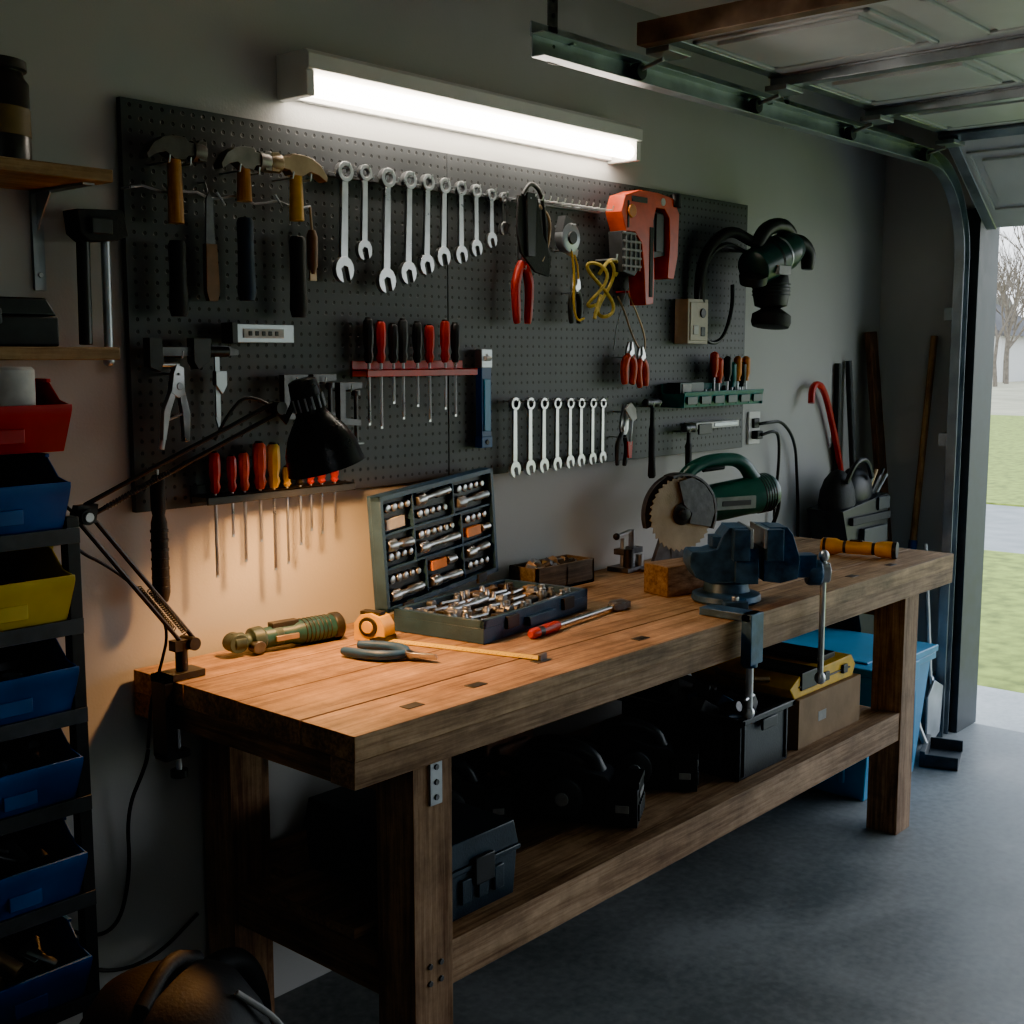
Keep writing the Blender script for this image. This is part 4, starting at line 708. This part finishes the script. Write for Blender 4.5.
# ------------------------------------------------------------ left: shelves
for z,zt in ((1.88,1.903),(1.556,1.58)):
    g=G('wall_shelf'); g.box(.35,1.268,2.09,2.3195,z,zt,SHW); g.done(.002)
def sbracket(x,zt):
    g=G('shelf_bracket'); g.box(x-.012,x+.012,2.312,2.3195,zt-.19,zt,GALV); g.box(x-.012,x+.012,2.12,2.316,zt-.005,zt-.0005,GALV); g.prism([(2.314,zt-.004),(2.26,zt-.004),(2.26,zt-.008),(2.304,zt-.06),(2.314,zt-.08)],'x',x-.0015,x+.0015,GALV)
    for z in (zt-.06,zt-.16): g.cyl((x,2.309,z),(x,2.313,z),.005,STEEL,8)
    g.done(.0006)
for x in (1.235,.75): sbracket(x,1.88)
sbracket(.75,1.556)
g=G('paint_can'); JB=mat('dark_jar',(.03,.025,.022),.3); g.lathe([(.058,0),(.062,.005),(.062,.14),(.056,.148),(.052,.16),(.060,.162),(.060,.178),(.05,.18)],(1.095,2.19,1.9035),(0,0,1),JB,28); g.lathe([(.0625,0),(.0625,.05)],(1.095,2.19,1.95),(0,0,1),mat('jar_label',(.16,.10,.04),.6),28); g.done(.001)
g=G('paint_can'); g.lathe([(.06,0),(.063,.01),(.063,.13),(.058,.14)],(.94,2.2,1.9035),(0,0,1),GALV,28); g.done(.001)
g=G('folding_rule'); g.box(1.19,1.205,2.305,2.3195,1.905,2.04,BLK); g.done(.001)
g=G('black_tool_case'); g.box(.88,1.17,2.13,2.30,1.5805,1.635,BLK); g.prism([(.88,1.636),(1.17,1.636),(1.15,1.668),(.90,1.668)],'y',2.135,2.295,BLK); g.box(1.0,1.06,2.122,2.13,1.62,1.648,DGR); g.done(.004)
g=G('rubber_mallet'); g.prism([(1.275,1.845),(1.375,1.85),(1.385,1.80),(1.36,1.79),(1.30,1.785),(1.28,1.80)],'y',2.235,2.29,RUB); g.cyl((1.30,2.262,1.79),(1.297,2.262,1.585),.013,BLK,12); g.tube([(1.30,2.29,1.83),(1.30,2.3195,1.83)],.004,GALV,6); g.tube([(1.348,2.262,1.79),(1.346,2.262,1.56)],.009,GALV,10); g.sph((1.346,2.262,1.553),.012,GALV); g.box(1.30,1.345,2.225,2.237,1.80,1.83,DGR); g.done(.003)
# ------------------------------------------------------------ left: bin rack
g=G('bin_storage_rack')
for x in (.48,1.10):
    for y in (2.0,2.29): g.box(x-.012,x+.012,y-.012,y+.012,0,1.285,BLK)
lev=[1.262,1.10,.938,.775,.595,.40,.19]
for z in lev:
    g.box(.468,1.112,1.99,2.302,z-.016,z-.006,DGR); g.box(.468,1.112,1.986,1.992,z-.024,z+.004,DGR)
g.done(.001)
def bin_(x0,x1,y0,y1,z,h,m,cont,name='storage_bin'):
    g=G(name); z=z+.001; t=.004
    g.box(x0,x1,y0+.03,y1,z,z+t,m); g.box(x0,x1,y1-t,y1,z,z+h,m)
    side=[(y0+.03,z),(y1,z),(y1,z+h),(y0+.075,z+h),(y0+.035,z+h*.72),(y0,z+h*.66),(y0+.0,z+h*.5)]
    g.prism(side,'x',x0,x0+t,m); g.prism(side,'x',x1-t,x1,m)
    g.prism([(y0+.03,z),(y0+.034,z),(y0+.004,z+h*.5),(y0+.004,z+h*.66),(y0-.005,z+h*.67),(y0-.005,z+h*.60),(y0,z+h*.5)],'x',x0,x1,m)
    g.box(x0-.003,x0+.006,y0+.07,y1,z+h-.006,z+h+.001,m); g.box(x1-.006,x1+.003,y0+.07,y1,z+h-.006,z+h+.001,m)
    g.box((x0+x1)/2-.03,(x0+x1)/2+.03,y0+.006,y0+.012,z+h*.15,z+h*.35,m)
    jumble(g,x0+.012,x1-.012,y0+.05,y1-.02,z+.03,h*.5,cont,26,.045); g.done(.0015)
DK_=[BLK,DGR,IRON,GALV,BLK]
for x0 in (.62,.86):
    x1=x0+.225
    bin_(x0,x1,1.965,2.28,1.262,.13,BLU,DK_); bin_(x0,x1,1.965,2.28,1.10,.13,YBIN,DK_); bin_(x0,x1,1.965,2.28,.938,.13,BLU,DK_)
    bin_(x0,x1,1.965,2.28,.775,.13,BLU,DK_); bin_(x0,x1,1.965,2.28,.595,.135,BLU,DK_); bin_(x0,x1,1.965,2.28,.40,.135,BLU,[TAN,GALV,BLK,IRON,CARD])
bin_(.88,1.105,1.985,2.28,1.397,.125,RBIN,DK_)
g=G('paper_roll'); g.lathe([(.04,0),(.045,.005),(.045,.10),(.04,.105)],(1.03,2.06,1.44),(0,0,1),PAPER,24); g.done(.001)
# shop vac
g=G('shop_vacuum'); c=(1.09,1.72)
g.lathe([(.14,0.03),(.17,.05),(.18,.10),(.175,.34),(.185,.35),(.185,.38),(.17,.40),(.155,.45),(.12,.505),(.07,.53),(.02,.535)],(c[0],c[1],0),(0,0,1),RUB,36)
for a in (0.5,2.1,3.6,5.2): g.sph((c[0]+.15*math.cos(a),c[1]+.15*math.sin(a),.025),.025,BLK)
g.tube([(c[0]+.06,c[1]-.10,.515),(c[0]+.12,c[1]-.13,.455),(c[0]+.145,c[1]-.13,.40),(c[0]+.15,c[1]-.13,.30)],.006,LAB,8,smooth=2)
g.tube([(c[0]-.08,c[1]-.04,.52),(c[0],c[1],.565),(c[0]+.08,c[1]+.04,.52)],.014,RUB,10,smooth=2)
g.tube([(c[0]+.10,c[1]+.08,.46),(c[0]+.22,c[1]+.10,.46),(c[0]+.28,c[1]+.12,.30),(c[0]+.26,c[1]+.16,.05),(c[0]+.20,c[1]+.24,.03)],.024,RUB,12,smooth=3)
g.done(.002)
# ------------------------------------------------------------ lights / world / camera
w=bpy.data.worlds.new('overcast_sky'); S.world=w; w.use_nodes=True; nt=w.node_tree; bg=nt.nodes['Background']
tc=nt.nodes.new('ShaderNodeTexCoord'); sp=nt.nodes.new('ShaderNodeSeparateXYZ'); r=nt.nodes.new('ShaderNodeValToRGB')
nt.links.new(tc.outputs['Generated'],sp.inputs[0]); nt.links.new(sp.outputs['Z'],r.inputs['Fac']); nt.links.new(r.outputs['Color'],bg.inputs['Color'])
r.color_ramp.elements[0].color=(.94,.97,1.,1); r.color_ramp.elements[1].color=(.70,.84,1.,1); r.color_ramp.elements[1].position=.6
bg.inputs['Strength'].default_value=2.7
po=bpy.data.lights.new('door_portal','AREA'); po.shape='RECTANGLE'; po.size=4.8; po.size_y=2.1; po.cycles.is_portal=True
pobj=bpy.data.objects.new('door_portal',po); pobj.location=(5.1,-.52,1.05)
pobj.rotation_euler=V((-1,0,0)).to_track_quat('-Z','Z').to_euler(); S.collection.objects.link(pobj)
cam=bpy.data.cameras.new('camera'); cam.lens=43.42; cam.sensor_width=36; cam.clip_start=.05; cam.clip_end=500
co=bpy.data.objects.new('camera',cam); co.location=(0,0,1.567); co.rotation_euler=(math.radians(90-7.29),0,math.radians(-48.7)); S.collection.objects.link(co); S.camera=co
S.view_settings.view_transform='AgX'; S.view_settings.look='AgX - Punchy'; S.view_settings.exposure=.95
